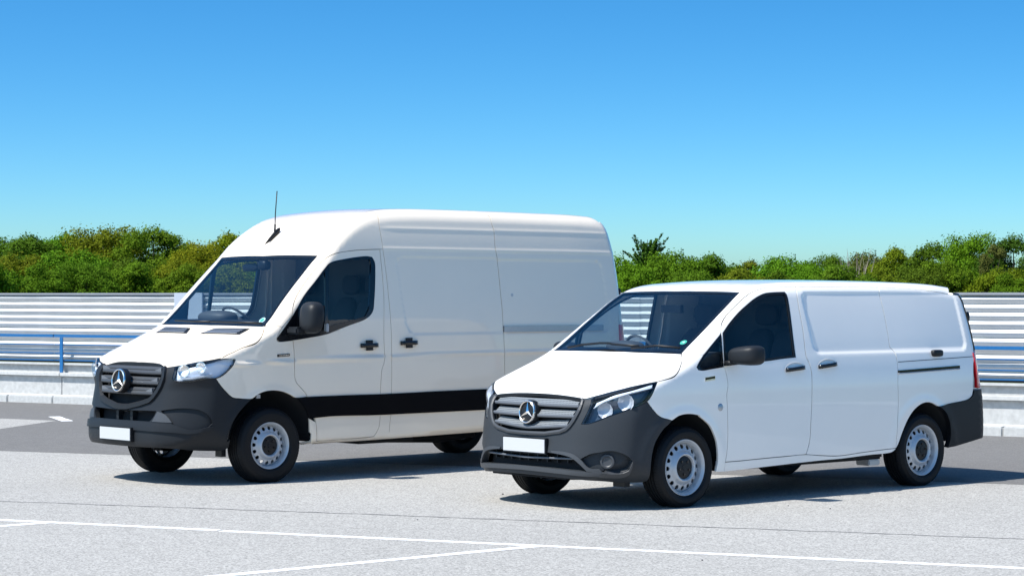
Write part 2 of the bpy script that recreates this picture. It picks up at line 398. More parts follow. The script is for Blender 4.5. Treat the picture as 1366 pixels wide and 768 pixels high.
def panel(name, m, parent, *a, **k):
    V, F, N = sheet(*a, **k); return link(name, mesh(name, V, F, True, N), m, parent)
def both(name, m, parent, *a, **k):
    """left hand panel and its mirror image"""
    l = panel(name, m, parent, *a, **k); pr = k.pop('right_parent', None); r = panel(name, m, parent, *a, mirror=True, **k); return l, r
def sym(half):
    """half outline on the left (y >= 0), closed with its mirror image"""
    h = np.asarray(half, float); m = h[::-1] * [1, -1, 1]
    return np.concatenate([h, m[1:] if abs(h[-1][1]) < 1e-6 else m])[: None if abs(h[0][1]) > 1e-6 else -1]
def cat3(*p): return np.concatenate([np.atleast_2d(np.asarray(q, float)) for q in p])
def onskin(skin, kind, P):
    L = Lift(skin, kind); Q = L.to2(np.asarray(P, float)); return L.to3(Q)
def inset_like(P, kind, skin, d):
    L = Lift(skin, kind); Q = L.to2(P)
    if area2(Q) < 0: Q = Q[::-1]
    return L.to3(inset(Q, d))
# ---------------------------------------------------------------- outlines of the pressed parts, measured in each vehicle's own frame (metres)
TV = dict(
    grtop=[(-0.768, -0.009, 0.944), (-0.77, 0.14, 0.941), (-0.768, 0.283, 0.936), (-0.765, 0.423, 0.927), (-0.762, 0.509, 0.918), (-0.765, 0.537, 0.912)],
    grside=[(-0.774, 0.55, 0.898), (-0.794, 0.554, 0.865), (-0.814, 0.55, 0.825), (-0.831, 0.533, 0.779), (-0.846, 0.511, 0.735), (-0.86, 0.48, 0.691), (-0.869, 0.448, 0.665), (-0.88, 0.391, 0.644), (-0.9, 0.226, 0.62), (-0.911, 0.011, 0.598)],
    hlinner=[(-0.745, 0.622, 0.916), (-0.77, 0.639, 0.877), (-0.789, 0.626, 0.819), (-0.812, 0.608, 0.762), (-0.83, 0.589, 0.712)],
    hllow=[(-0.809, 0.635, 0.711), (-0.766, 0.701, 0.733), (-0.702, 0.773, 0.772), (-0.632, 0.838, 0.805), (-0.551, 0.892, 0.839), (-0.475, 0.924, 0.87), (-0.414, 0.938, 0.895)],
    hlrear=[(-0.384, 0.942, 0.922), (-0.353, 0.945, 0.964), (-0.324, 0.943, 1.012), (-0.289, 0.931, 1.054)],
    hltop=[(-0.377, 0.907, 1.042), (-0.466, 0.874, 1.027), (-0.55, 0.823, 1.006), (-0.619, 0.755, 0.982), (-0.683, 0.683, 0.955), (-0.721, 0.625, 0.936)],
    hg2=[(-0.289, 0.931, 1.054), (-0.221, 0.942, 1.066), (-0.145, 0.949, 1.08), (-0.096, 0.948, 1.097), (-0.058, 0.94, 1.123), (-0.027, 0.93, 1.149), (-0.023, 0.927, 1.154), (0.028, 0.897, 1.201), (0.063, 0.869, 1.23), (0.125, 0.801, 1.273)],
    hrear=[(0.092, 0.563, 1.278), (0.068, 0.321, 1.279), (0.062, 0.129, 1.282)],
    bumpfend=[(-0.414, 0.938, 0.895), (-0.374, 0.945, 0.846), (-0.338, 0.95, 0.809), (-0.302, 0.955, 0.779), (-0.261, 0.962, 0.758), (-0.22, 0.969, 0.748), (-0.159, 0.97, 0.732)],
    archF=[(-0.176, 0.968, 0.714), (-0.248, 0.962, 0.664), (-0.301, 0.956, 0.605), (-0.338, 0.95, 0.546), (-0.358, 0.944, 0.477), (-0.37, 0.939, 0.393), (-0.369, 0.93, 0.32), (-0.356, 0.9, 0.263)],
    bumpbot=[(-0.352, 0.87, 0.236), (-0.375, 0.842, 0.225), (-0.446, 0.802, 0.222), (-0.55, 0.736, 0.224), (-0.693, 0.694, 0.241), (-0.818, 0.634, 0.251), (-0.888, 0.5, 0.261), (-0.917, 0.302, 0.266), (-0.934, 0.029, 0.272)],
    archR=[(-0.159, 0.97, 0.732), (-0.126, 0.971, 0.747), (-0.086, 0.972, 0.765), (-0.031, 0.972, 0.776), (0.025, 0.973, 0.779), (0.094, 0.973, 0.774), (0.164, 0.973, 0.762), (0.178, 0.973, 0.747), (0.232, 0.973, 0.714), (0.294, 0.972, 0.669), (0.34, 0.97, 0.605), (0.373, 0.968, 0.542), (0.391, 0.965, 0.479), (0.401, 0.961, 0.404), (0.401, 0.956, 0.342), (0.389, 0.946, 0.278)],
    fdgap=[(0.486, 0.95, 0.273), (0.49, 0.956, 0.316), (0.491, 0.96, 0.355), (0.511, 0.961, 0.449), (0.518, 0.964, 0.598), (0.515, 0.965, 0.722), (0.51, 0.965, 0.846), (0.506, 0.963, 0.933), (0.524, 0.96, 0.995), (0.519, 0.954, 1.069), (0.503, 0.945, 1.15)],
    tri=[(0.49, 0.943, 1.16), (0.337, 0.945, 1.146), (0.229, 0.946, 1.136), (0.18, 0.946, 1.142), (0.162, 0.942, 1.165), (0.196, 0.936, 1.204), (0.269, 0.922, 1.268), (0.336, 0.912, 1.316), (0.441, 0.898, 1.391), (0.517, 0.885, 1.448)],
    fseam=[(0.125, 0.801, 1.273), (0.168, 0.886, 1.27)],
    dtop=[(0.517, 0.885, 1.448), (0.532, 0.869, 1.483), (0.558, 0.85, 1.52), (0.597, 0.832, 1.557), (0.672, 0.816, 1.613), (0.755, 0.807, 1.665), (0.836, 0.8, 1.713), (0.92, 0.791, 1.757), (1.007, 0.78, 1.793), (1.108, 0.773, 1.817), (1.194, 0.764, 1.833), (1.293, 0.763, 1.838), (1.446, 0.763, 1.842), (1.603, 0.767, 1.844)],
    stop=[(1.603, 0.767, 1.844), (1.965, 0.772, 1.842), (2.368, 0.773, 1.842), (2.741, 0.773, 1.84)],
    qtop=[(2.74, 0.773, 1.84), (3.234, 0.782, 1.823), (3.582, 0.784, 1.799), (3.767, 0.779, 1.777)],
    wsedge=[(0.129, 0.797, 1.275), (0.22, 0.784, 1.333), (0.331, 0.78, 1.407), (0.442, 0.776, 1.483), (0.598, 0.765, 1.588), (0.757, 0.754, 1.694), (0.93, 0.726, 1.794)],
    wstop=[(0.93, 0.726, 1.794), (0.906, 0.561, 1.801), (0.878, 0.323, 1.805), (0.866, 0.101, 1.806)],
    drear=[(1.603, 0.767, 1.844), (1.573, 0.801, 1.802), (1.56, 0.85, 1.634), (1.564, 0.889, 1.453), (1.556, 0.932, 1.228), (1.568, 0.937, 1.203), (1.59, 0.943, 1.164), (1.605, 0.953, 1.08), (1.604, 0.958, 1.028), (1.599, 0.963, 0.94), (1.592, 0.965, 0.785), (1.581, 0.965, 0.644), (1.575, 0.963, 0.528), (1.555, 0.96, 0.439), (1.524, 0.957, 0.369)],
    dbot=[(1.524, 0.957, 0.369), (1.249, 0.956, 0.365), (0.967, 0.956, 0.361), (0.69, 0.955, 0.355), (0.491, 0.96, 0.354)],
    srear=[(2.74, 0.773, 1.84), (2.716, 0.802, 1.797), (2.726, 0.823, 1.696), (2.733, 0.851, 1.575), (2.737, 0.882, 1.427), (2.738, 0.907, 1.293), (2.779, 0.921, 1.253), (2.8, 0.941, 1.172), (2.799, 0.954, 1.072), (2.787, 0.962, 0.973), (2.79, 0.965, 0.772), (2.772, 0.97, 0.572), (2.765, 0.958, 0.368)],
    sbot=[(2.765, 0.958, 0.368), (2.588, 0.956, 0.363), (2.281, 0.955, 0.351), (1.98, 0.953, 0.336), (1.733, 0.955, 0.35), (1.524, 0.957, 0.369)],
    sill=[(0.486, 0.95, 0.273), (0.811, 0.946, 0.282), (1.163, 0.948, 0.292), (1.739, 0.95, 0.307), (1.984, 0.95, 0.309), (2.386, 0.952, 0.324), (2.709, 0.96, 0.337)],
    archQ=[(2.765, 0.958, 0.368), (2.797, 0.959, 0.41), (2.853, 0.962, 0.515), (2.934, 0.965, 0.633), (3.018, 0.967, 0.711), (3.122, 0.968, 0.762), (3.209, 0.969, 0.774), (3.297, 0.967, 0.76), (3.375, 0.966, 0.731)],
    qbump=[(3.375, 0.966, 0.731), (3.552, 0.956, 0.75), (3.856, 0.946, 0.784), (3.916, 0.944, 0.816), (3.933, 0.942, 0.866)],
    qrear=[(3.941, 0.94, 0.943), (3.962, 0.925, 1.123), (3.972, 0.923, 1.135), (3.994, 0.901, 1.232), (4.023, 0.864, 1.343), (4.008, 0.839, 1.489), (3.989, 0.812, 1.606), (3.948, 0.799, 1.7), (3.917, 0.776, 1.765)],
    archB=[(3.375, 0.966, 0.731), (3.465, 0.964, 0.682), (3.523, 0.962, 0.611), (3.556, 0.957, 0.513), (3.559, 0.951, 0.417), (3.526, 0.946, 0.341)],
    rbbot=[(3.526, 0.946, 0.338), (3.679, 0.944, 0.352), (3.914, 0.936, 0.383)],
    dwin=[(0.5, 0.941, 1.177), (0.515, 0.918, 1.303), (0.533, 0.889, 1.446), (0.635, 0.868, 1.528), (0.785, 0.847, 1.628), (0.891, 0.835, 1.685), (0.998, 0.822, 1.737), (1.105, 0.81, 1.774), (1.171, 0.805, 1.788), (1.306, 0.802, 1.796), (1.418, 0.802, 1.798), (1.431, 0.811, 1.783), (1.438, 0.825, 1.738), (1.432, 0.865, 1.57), (1.422, 0.904, 1.378), (1.42, 0.933, 1.223), (1.234, 0.935, 1.213), (1.043, 0.937, 1.198)],
    intake=[(-0.932, 0.027, 0.464), (-0.915, 0.329, 0.465), (-0.889, 0.529, 0.438), (-0.865, 0.602, 0.388), (-0.833, 0.659, 0.328), (-0.926, 0.313, 0.341), (-0.942, 0.038, 0.348)],
    fog=[(-0.861, 0.608, 0.427), (-0.812, 0.682, 0.472), (-0.766, 0.741, 0.485), (-0.702, 0.806, 0.498), (-0.637, 0.863, 0.479), (-0.578, 0.898, 0.441), (-0.552, 0.902, 0.41), (-0.567, 0.869, 0.341), (-0.615, 0.83, 0.317), (-0.789, 0.719, 0.325), (-0.84, 0.649, 0.367)],
    lip=[(-0.942, 0.038, 0.345), (-0.926, 0.313, 0.339), (-0.899, 0.511, 0.332), (-0.833, 0.659, 0.324), (-0.771, 0.74, 0.324), (-0.754, 0.758, 0.32), (-0.609, 0.831, 0.315), (-0.562, 0.87, 0.338), (-0.551, 0.901, 0.406)],
    itop=[(-0.914, 0.316, 0.482), (-0.897, 0.452, 0.481), (-0.88, 0.548, 0.464), (-0.86, 0.61, 0.425), (-0.831, 0.664, 0.364), (-0.809, 0.696, 0.348), (-0.772, 0.741, 0.351)],
    handle1=[(1.265, 0.949, 1.113), (1.386, 0.948, 1.126), (1.514, 0.947, 1.133)],
    handle2=[(1.693, 0.947, 1.132), (1.819, 0.945, 1.146), (1.947, 0.944, 1.156)],
    badge=[(0.245, 0.955, 1.061), (0.371, 0.954, 1.073)],
    rep=[(0.427, 0.965, 0.822)],
    track=[(2.798, 0.955, 1.063), (3.726, 0.938, 1.088)],
    lock=[(3.33, 0.929, 1.226), (3.448, 0.926, 1.228)],
    line=[(2.812, 0.944, 1.156), (3.976, 0.915, 1.184)],
    refl=[(-0.718, 0.741, 0.823), (-0.599, 0.86, 0.889), (-0.558, 0.886, 0.898)],
    drl=[(-0.766, 0.666, 0.839), (-0.75, 0.684, 0.887), (-0.718, 0.734, 0.912), (-0.657, 0.795, 0.951), (-0.535, 0.876, 0.988), (-0.336, 0.927, 1.038), (-0.359, 0.937, 1.005), (-0.543, 0.884, 0.97), (-0.664, 0.803, 0.926), (-0.726, 0.729, 0.888)],
    foglamp=[(-0.731, 0.785, 0.408)],
    eye=[(-0.876, 0.515, 0.544)],
    blank=[(1.64, 0.806, 1.796), (1.644, 0.93, 1.24), (3.899, 0.901, 1.282), (3.737, 0.802, 1.721)],
    sticker=[(0.266, 0.682, 1.376)],
    slats=[(-0.81, 0.045, 0.91), (-0.772, 0.538, 0.902), (-0.846, 0.086, 0.857), (-0.799, 0.543, 0.86), (-0.865, 0.143, 0.808), (-0.815, 0.541, 0.826), (-0.88, 0.131, 0.756), (-0.834, 0.524, 0.773), (-0.893, 0.101, 0.702), (-0.851, 0.488, 0.727), (-0.907, 0.006, 0.632), (-0.869, 0.443, 0.672)],
    wip=[(0.124, -0.008, 1.322), (0.116, 0.164, 1.315), (0.121, 0.321, 1.311), (0.085, 0.268, 1.292), (0.149, 0.506, 1.317), (0.17, 0.764, 1.304), (0.099, -0.546, 1.283), (0.126, -0.386, 1.311), (0.137, -0.172, 1.328), (0.136, -0.051, 1.33)],
)
TS = dict(
    grtop=[(-0.837, -0.094, 1.132), (-0.836, 0.046, 1.133), (-0.835, 0.243, 1.131), (-0.838, 0.356, 1.125), (-0.86, 0.459, 1.105), (-0.87, 0.505, 1.093)],
    grside=[(-0.895, 0.535, 1.054), (-0.913, 0.546, 1.001), (-0.929, 0.524, 0.93), (-0.945, 0.493, 0.875), (-0.961, 0.458, 0.828), (-0.976, 0.413, 0.791), (-0.997, 0.293, 0.758), (-1.012, 0.118, 0.742), (-1.016, 0.012, 0.737)],
    grframe=[(-0.878, 0.65, 1.057), (-0.894, 0.65, 1.003), (-0.913, 0.616, 0.921), (-0.935, 0.572, 0.855), (-0.963, 0.516, 0.778), (-0.978, 0.462, 0.749), (-1.002, 0.301, 0.732), (-1.017, 0.124, 0.724), (-1.019, 0.018, 0.722)],
    hlinner=[(-0.843, 0.627, 1.105), (-0.868, 0.655, 1.073), (-0.886, 0.662, 1.03), (-0.895, 0.658, 0.993)],
    hllow=[(-0.888, 0.694, 0.97), (-0.853, 0.758, 0.961), (-0.793, 0.841, 0.966), (-0.782, 0.855, 0.97), (-0.72, 0.916, 0.986), (-0.657, 0.948, 0.995), (-0.612, 0.959, 0.996)],
    hlrear=[(-0.561, 0.97, 1.014), (-0.491, 0.982, 1.062), (-0.443, 0.999, 1.121), (-0.415, 0.993, 1.171)],
    hltop=[(-0.418, 0.992, 1.184), (-0.478, 0.983, 1.183), (-0.555, 0.962, 1.18), (-0.695, 0.899, 1.16), (-0.789, 0.752, 1.13), (-0.79, 0.76, 1.129), (-0.823, 0.675, 1.115)],
    hg2=[(-0.555, 0.961, 1.181), (-0.524, 0.965, 1.197), (-0.487, 0.968, 1.215), (-0.433, 0.976, 1.235), (-0.347, 0.983, 1.271), (-0.201, 1.003, 1.31), (-0.148, 0.999, 1.346), (-0.098, 0.978, 1.394), (-0.037, 0.916, 1.442), (0.009, 0.876, 1.475)],
    hrear=[(-0.022, 0.643, 1.476), (-0.044, 0.386, 1.479), (-0.053, 0.179, 1.48)],
    bumpfend=[(-0.612, 0.959, 0.995), (-0.56, 0.969, 0.924), (-0.501, 0.979, 0.863), (-0.46, 0.985, 0.827), (-0.429, 0.989, 0.813), (-0.381, 0.996, 0.808), (-0.243, 1.018, 0.802)],
    archA=[(-0.243, 1.018, 0.802), (-0.197, 1.02, 0.831), (-0.131, 1.022, 0.857), (-0.05, 1.022, 0.87), (0.031, 1.022, 0.869), (0.114, 1.022, 0.855), (0.183, 1.022, 0.831), (0.231, 1.022, 0.807), (0.259, 1.022, 0.794)],
    archF=[(-0.243, 1.018, 0.802), (-0.312, 1.012, 0.747), (-0.386, 1.003, 0.673), (-0.445, 0.992, 0.582), (-0.478, 0.983, 0.496), (-0.491, 0.964, 0.408), (-0.462, 0.976, 0.429), (-0.452, 0.932, 0.35)],
    archR=[(0.259, 1.022, 0.794), (0.316, 1.018, 0.709), (0.374, 1.016, 0.64), (0.41, 1.012, 0.572), (0.439, 1.004, 0.458), (0.468, 0.937, 0.328)],
    bumpbot=[(-0.48, 0.882, 0.321), (-0.568, 0.818, 0.317), (-0.726, 0.744, 0.325), (-0.916, 0.679, 0.348), (-1.041, 0.362, 0.375), (-1.063, 0.157, 0.388)],
    fdgap=[(0.404, 1.012, 0.8), (0.376, 1.013, 0.839), (0.334, 1.013, 0.879), (0.292, 1.013, 0.917), (0.267, 1.014, 0.946), (0.254, 1.014, 0.985), (0.25, 1.014, 1.063), (0.247, 1.014, 1.174), (0.246, 1.012, 1.241), (0.239, 1.01, 1.297), (0.236, 1.009, 1.336)],
    fseam=[(0.009, 0.876, 1.475), (0.042, 0.903, 1.498), (0.067, 0.982, 1.479), (0.114, 1.001, 1.467)],
    tri=[(0.114, 1.001, 1.467), (0.077, 1.005, 1.416), (0.048, 1.007, 1.366), (0.047, 1.008, 1.339), (0.067, 1.009, 1.329), (0.236, 1.008, 1.339)],
    dtop=[(0.115, 1.001, 1.467), (0.182, 0.998, 1.527), (0.234, 0.995, 1.571), (0.255, 0.977, 1.646), (0.291, 0.955, 1.713), (0.343, 0.935, 1.78), (0.454, 0.913, 1.898), (0.567, 0.904, 2.009), (0.652, 0.905, 2.086), (0.729, 0.916, 2.141), (0.825, 0.931, 2.177), (1.045, 0.927, 2.206), (1.245, 0.925, 2.217), (1.366, 0.927, 2.221)],
    gut=[(1.366, 0.927, 2.221), (1.403, 0.928, 2.221), (1.421, 0.926, 2.23), (2.116, 0.927, 2.23), (2.908, 0.927, 2.229)],
    gut2=[(2.924, 0.927, 2.229), (3.751, 0.928, 2.218), (4.313, 0.925, 2.213), (4.497, 0.919, 2.205)],
    wsedge=[(0.015, 0.867, 1.48), (0.104, 0.852, 1.563), (0.225, 0.828, 1.688), (0.361, 0.813, 1.827), (0.493, 0.806, 1.958), (0.606, 0.798, 2.069), (0.689, 0.803, 2.152)],
    wstop=[(0.689, 0.803, 2.152), (0.655, 0.508, 2.159), (0.63, 0.108, 2.16), (0.63, 0.108, 2.16)],
    dome=[(0.75, 0.778, 2.221), (0.829, 0.759, 2.303), (0.947, 0.746, 2.4), (1.068, 0.732, 2.481), (1.216, 0.712, 2.554), (1.372, 0.656, 2.6)],
    seam1=[(1.424, 0.814, 2.565), (1.394, 0.874, 2.476), (1.401, 0.911, 2.302), (1.403, 0.928, 2.221), (1.411, 0.941, 2.11), (1.424, 0.965, 1.902), (1.438, 0.989, 1.641), (1.445, 1.008, 1.361), (1.442, 1.013, 1.211), (1.444, 1.014, 0.994), (1.441, 1.012, 0.778), (1.437, 1.008, 0.59), (1.427, 1.001, 0.463), (1.423, 0.991, 0.378)],
    drear=[(1.366, 0.927, 2.221), (1.372, 0.955, 1.988), (1.374, 0.98, 1.746), (1.352, 1.007, 1.365), (1.354, 1.013, 1.212), (1.353, 1.014, 1.112), (1.323, 1.014, 1.04), (1.312, 1.014, 0.954), (1.304, 1.011, 0.71), (1.293, 1.001, 0.468), (1.232, 0.992, 0.381)],
    dbot=[(1.232, 0.992, 0.381), (0.889, 0.987, 0.371), (0.527, 0.991, 0.367)],
    dfront=[(0.527, 0.991, 0.367), (0.508, 1.011, 0.549), (0.439, 1.012, 0.723), (0.404, 1.012, 0.8)],
    sill=[(0.475, 0.943, 0.319), (1.09, 0.948, 0.337), (1.776, 0.961, 0.347), (2.734, 0.935, 0.352)],
    seam2=[(2.919, 0.821, 2.583), (2.906, 0.864, 2.514), (2.92, 0.885, 2.441), (2.908, 0.927, 2.229), (2.923, 0.935, 2.149), (2.935, 0.966, 1.834), (2.948, 0.987, 1.592), (2.949, 1.008, 1.35), (2.957, 1.014, 0.943), (2.961, 1.014, 0.965)],
    dwin=[(0.068, 1.009, 1.333), (0.05, 1.008, 1.344), (0.051, 1.007, 1.366), (0.061, 1.007, 1.378), (0.246, 0.994, 1.579), (0.387, 0.974, 1.76), (0.545, 0.961, 1.912), (0.661, 0.948, 2.026), (0.729, 0.943, 2.081), (0.904, 0.939, 2.119), (1.193, 0.935, 2.151), (1.258, 0.936, 2.143), (1.288, 0.943, 2.092), (1.285, 0.955, 1.988), (1.249, 0.983, 1.711), (1.224, 0.992, 1.608), (1.143, 0.997, 1.54), (0.921, 1.002, 1.473), (0.637, 1.006, 1.391), (0.808, 1.004, 1.435), (0.62, 1.006, 1.387), (0.38, 1.008, 1.354), (0.24, 1.008, 1.339)],
    pane=[(0.717, 0.945, 2.069), (0.859, 0.942, 2.096), (1.079, 0.94, 2.115), (1.223, 0.939, 2.122), (1.235, 0.943, 2.091), (1.227, 0.955, 1.987), (1.195, 0.982, 1.728), (1.175, 0.99, 1.634), (1.122, 0.996, 1.56), (0.813, 1.001, 1.491), (0.658, 1.002, 1.472)],
    pane2=[(0.66, 0.954, 1.997), (0.642, 0.989, 1.645), (0.625, 1, 1.493), (0.388, 1, 1.495), (0.399, 0.98, 1.746), (0.541, 0.965, 1.89)],
    stripet=[(0.259, 1.022, 0.796), (0.404, 1.012, 0.799), (0.802, 1.012, 0.801), (1.387, 1.012, 0.799), (1.988, 1.012, 0.805), (2.379, 1.012, 0.807), (2.799, 1.012, 0.808)],
    stripeb=[(2.712, 1.008, 0.594), (1.991, 1.008, 0.593), (1.236, 1.008, 0.593), (0.705, 1.008, 0.602), (0.428, 1.017, 0.592)],
    intake=[(-1.026, 0.109, 0.688), (-1.011, 0.314, 0.692), (-0.981, 0.525, 0.694), (-0.997, 0.51, 0.643), (-1.016, 0.464, 0.595), (-1.035, 0.312, 0.596), (-1.046, 0.171, 0.595)],
    tripan=[(-0.979, 0.541, 0.692), (-0.959, 0.627, 0.671), (-0.942, 0.679, 0.631), (-0.927, 0.715, 0.587), (-1.012, 0.494, 0.592)],
    bowl=[(-0.968, 0.583, 0.698), (-0.868, 0.76, 0.723), (-0.746, 0.886, 0.708), (-0.676, 0.936, 0.653), (-0.641, 0.946, 0.583), (-0.676, 0.936, 0.549), (-0.82, 0.843, 0.525), (-0.922, 0.727, 0.568)],
    band=[(-1.007, 0.545, 0.574), (-0.922, 0.727, 0.568), (-0.803, 0.855, 0.547), (-0.665, 0.939, 0.554)],
    handle1=[(1.041, 1.011, 1.277), (1.158, 1.011, 1.277), (1.284, 1.011, 1.279)],
    handle2=[(1.547, 1.01, 1.289), (1.664, 1.01, 1.294), (1.791, 1.01, 1.292)],
    badge=[(0.051, 1.013, 1.197), (0.188, 1.013, 1.203)],
    rail=[(2.939, 0.997, 1.451), (4.048, 0.997, 1.448), (4.042, 1.003, 1.386), (2.935, 1.002, 1.389)],
    dot=[(3.097, 0.972, 1.768)],
    vent=[(-0.216, 0.103, 1.392), (-0.103, 0.193, 1.445), (-0.05, 0.724, 1.45), (-0.175, 0.713, 1.392)],
    ant=[(0.733, -0.091, 2.273), (0.836, -0.054, 2.366), (0.821, -0.063, 2.353)],
    slats=[(-0.894, -0.066, 1.095), (-0.881, 0.51, 1.081), (-0.944, 0.001, 1.027), (-0.903, 0.527, 1.04), (-0.96, 0.097, 0.978), (-0.921, 0.515, 0.986), (-0.975, 0.049, 0.922), (-0.931, 0.498, 0.942), (-0.987, -0.023, 0.865), (-0.951, 0.46, 0.868), (-0.998, -0.005, 0.814), (-0.968, 0.427, 0.813)],
    sticker=[(0.061, 0.747, 1.537)],
    wip=[(-0.009, -0.564, 1.495), (-0.04, -0.212, 1.49), (-0.046, 0.096, 1.488), (-0.026, 0.505, 1.485), (0.011, 0.851, 1.479)],
    blank=[(1.558, 0.935, 2.152), (1.68, 1.006, 1.389), (2.957, 0.935, 2.154), (2.956, 1.007, 1.374), (4.308, 0.93, 2.139), (4.478, 0.938, 2.065), (4.535, 0.97, 1.735)],
)
# ---------------------------------------------------------------- shared vehicle pieces
def lathe_dir(name, c, axis, prof, m, parent=None, n=32, sharp=40, caps=True):
    """profile of (radius, height along axis) turned about an axis through c"""
    ax = np.array(axis, float); ax /= np.linalg.norm(ax); t = np.array([0, 0, 1.]) if abs(ax[2]) < .9 else np.array([0, 1., 0])
    a = np.cross(t, ax); a /= np.linalg.norm(a); b = np.cross(ax, a); V = []; Fc = []; k = len(prof); c = np.array(c, float)
    for i in range(n):
        w = 2 * math.pi * i / n; e = a * math.cos(w) + b * math.sin(w)
        for r, h in prof: V.append(c + e * r + ax * h)
    for i in range(n):
        j = (i + 1) % n
        for q in range(k - 1): Fc.append((i * k + q, j * k + q, j * k + q + 1, i * k + q + 1))
    me = mesh(name, V, Fc); bm = bmesh.new(); bm.from_mesh(me); bmesh.ops.remove_doubles(bm, verts=bm.verts, dist=1e-5); bmesh.ops.recalc_face_normals(bm, faces=bm.faces); bm.to_mesh(me); bm.free()
    for p in me.polygons: p.use_smooth = True
    me.set_sharp_from_angle(angle=math.radians(sharp)); return link(name, me, m, parent)
def blob(name, c, r, m, parent, e=2.6, n=28, k=18, fn=None):
    """rounded box-like shell (superellipsoid) with an optional reshaping function"""
    V = []; Fc = []
    sp = lambda v, p: math.copysign(abs(v) ** p, v)
    for i in range(k + 1):
        ph = -math.pi / 2 + math.pi * i / k
        for j in range(n):
            th = 2 * math.pi * j / n
            p = np.array([sp(math.cos(ph), 2 / e) * sp(math.cos(th), 2 / e), sp(math.cos(ph), 2 / e) * sp(math.sin(th), 2 / e), sp(math.sin(ph), 2 / e)])
            if fn: p = fn(p)
            V.append(np.array(c) + p * np.array(r))
    for i in range(k):
        for j in range(n):
            a, b = i * n + j, i * n + (j + 1) % n; Fc.append((a, b, b + n, a + n))
    me = mesh(name, V, Fc); bm = bmesh.new(); bm.from_mesh(me); bmesh.ops.remove_doubles(bm, verts=bm.verts, dist=1e-6); bmesh.ops.recalc_face_normals(bm, faces=bm.faces); bm.to_mesh(me); bm.free()
    for p in me.polygons: p.use_smooth = True
    return link(name, me, m, parent)
def hexa(name, P, m, parent):
    """solid between two quads P[0:4], P[4:8]"""
    me = mesh(name, P, [(0, 1, 2, 3), (4, 7, 6, 5), (0, 4, 5, 1), (1, 5, 6, 2), (2, 6, 7, 3), (3, 7, 4, 0)], False); fix_normals(me); return link(name, me, m, parent)
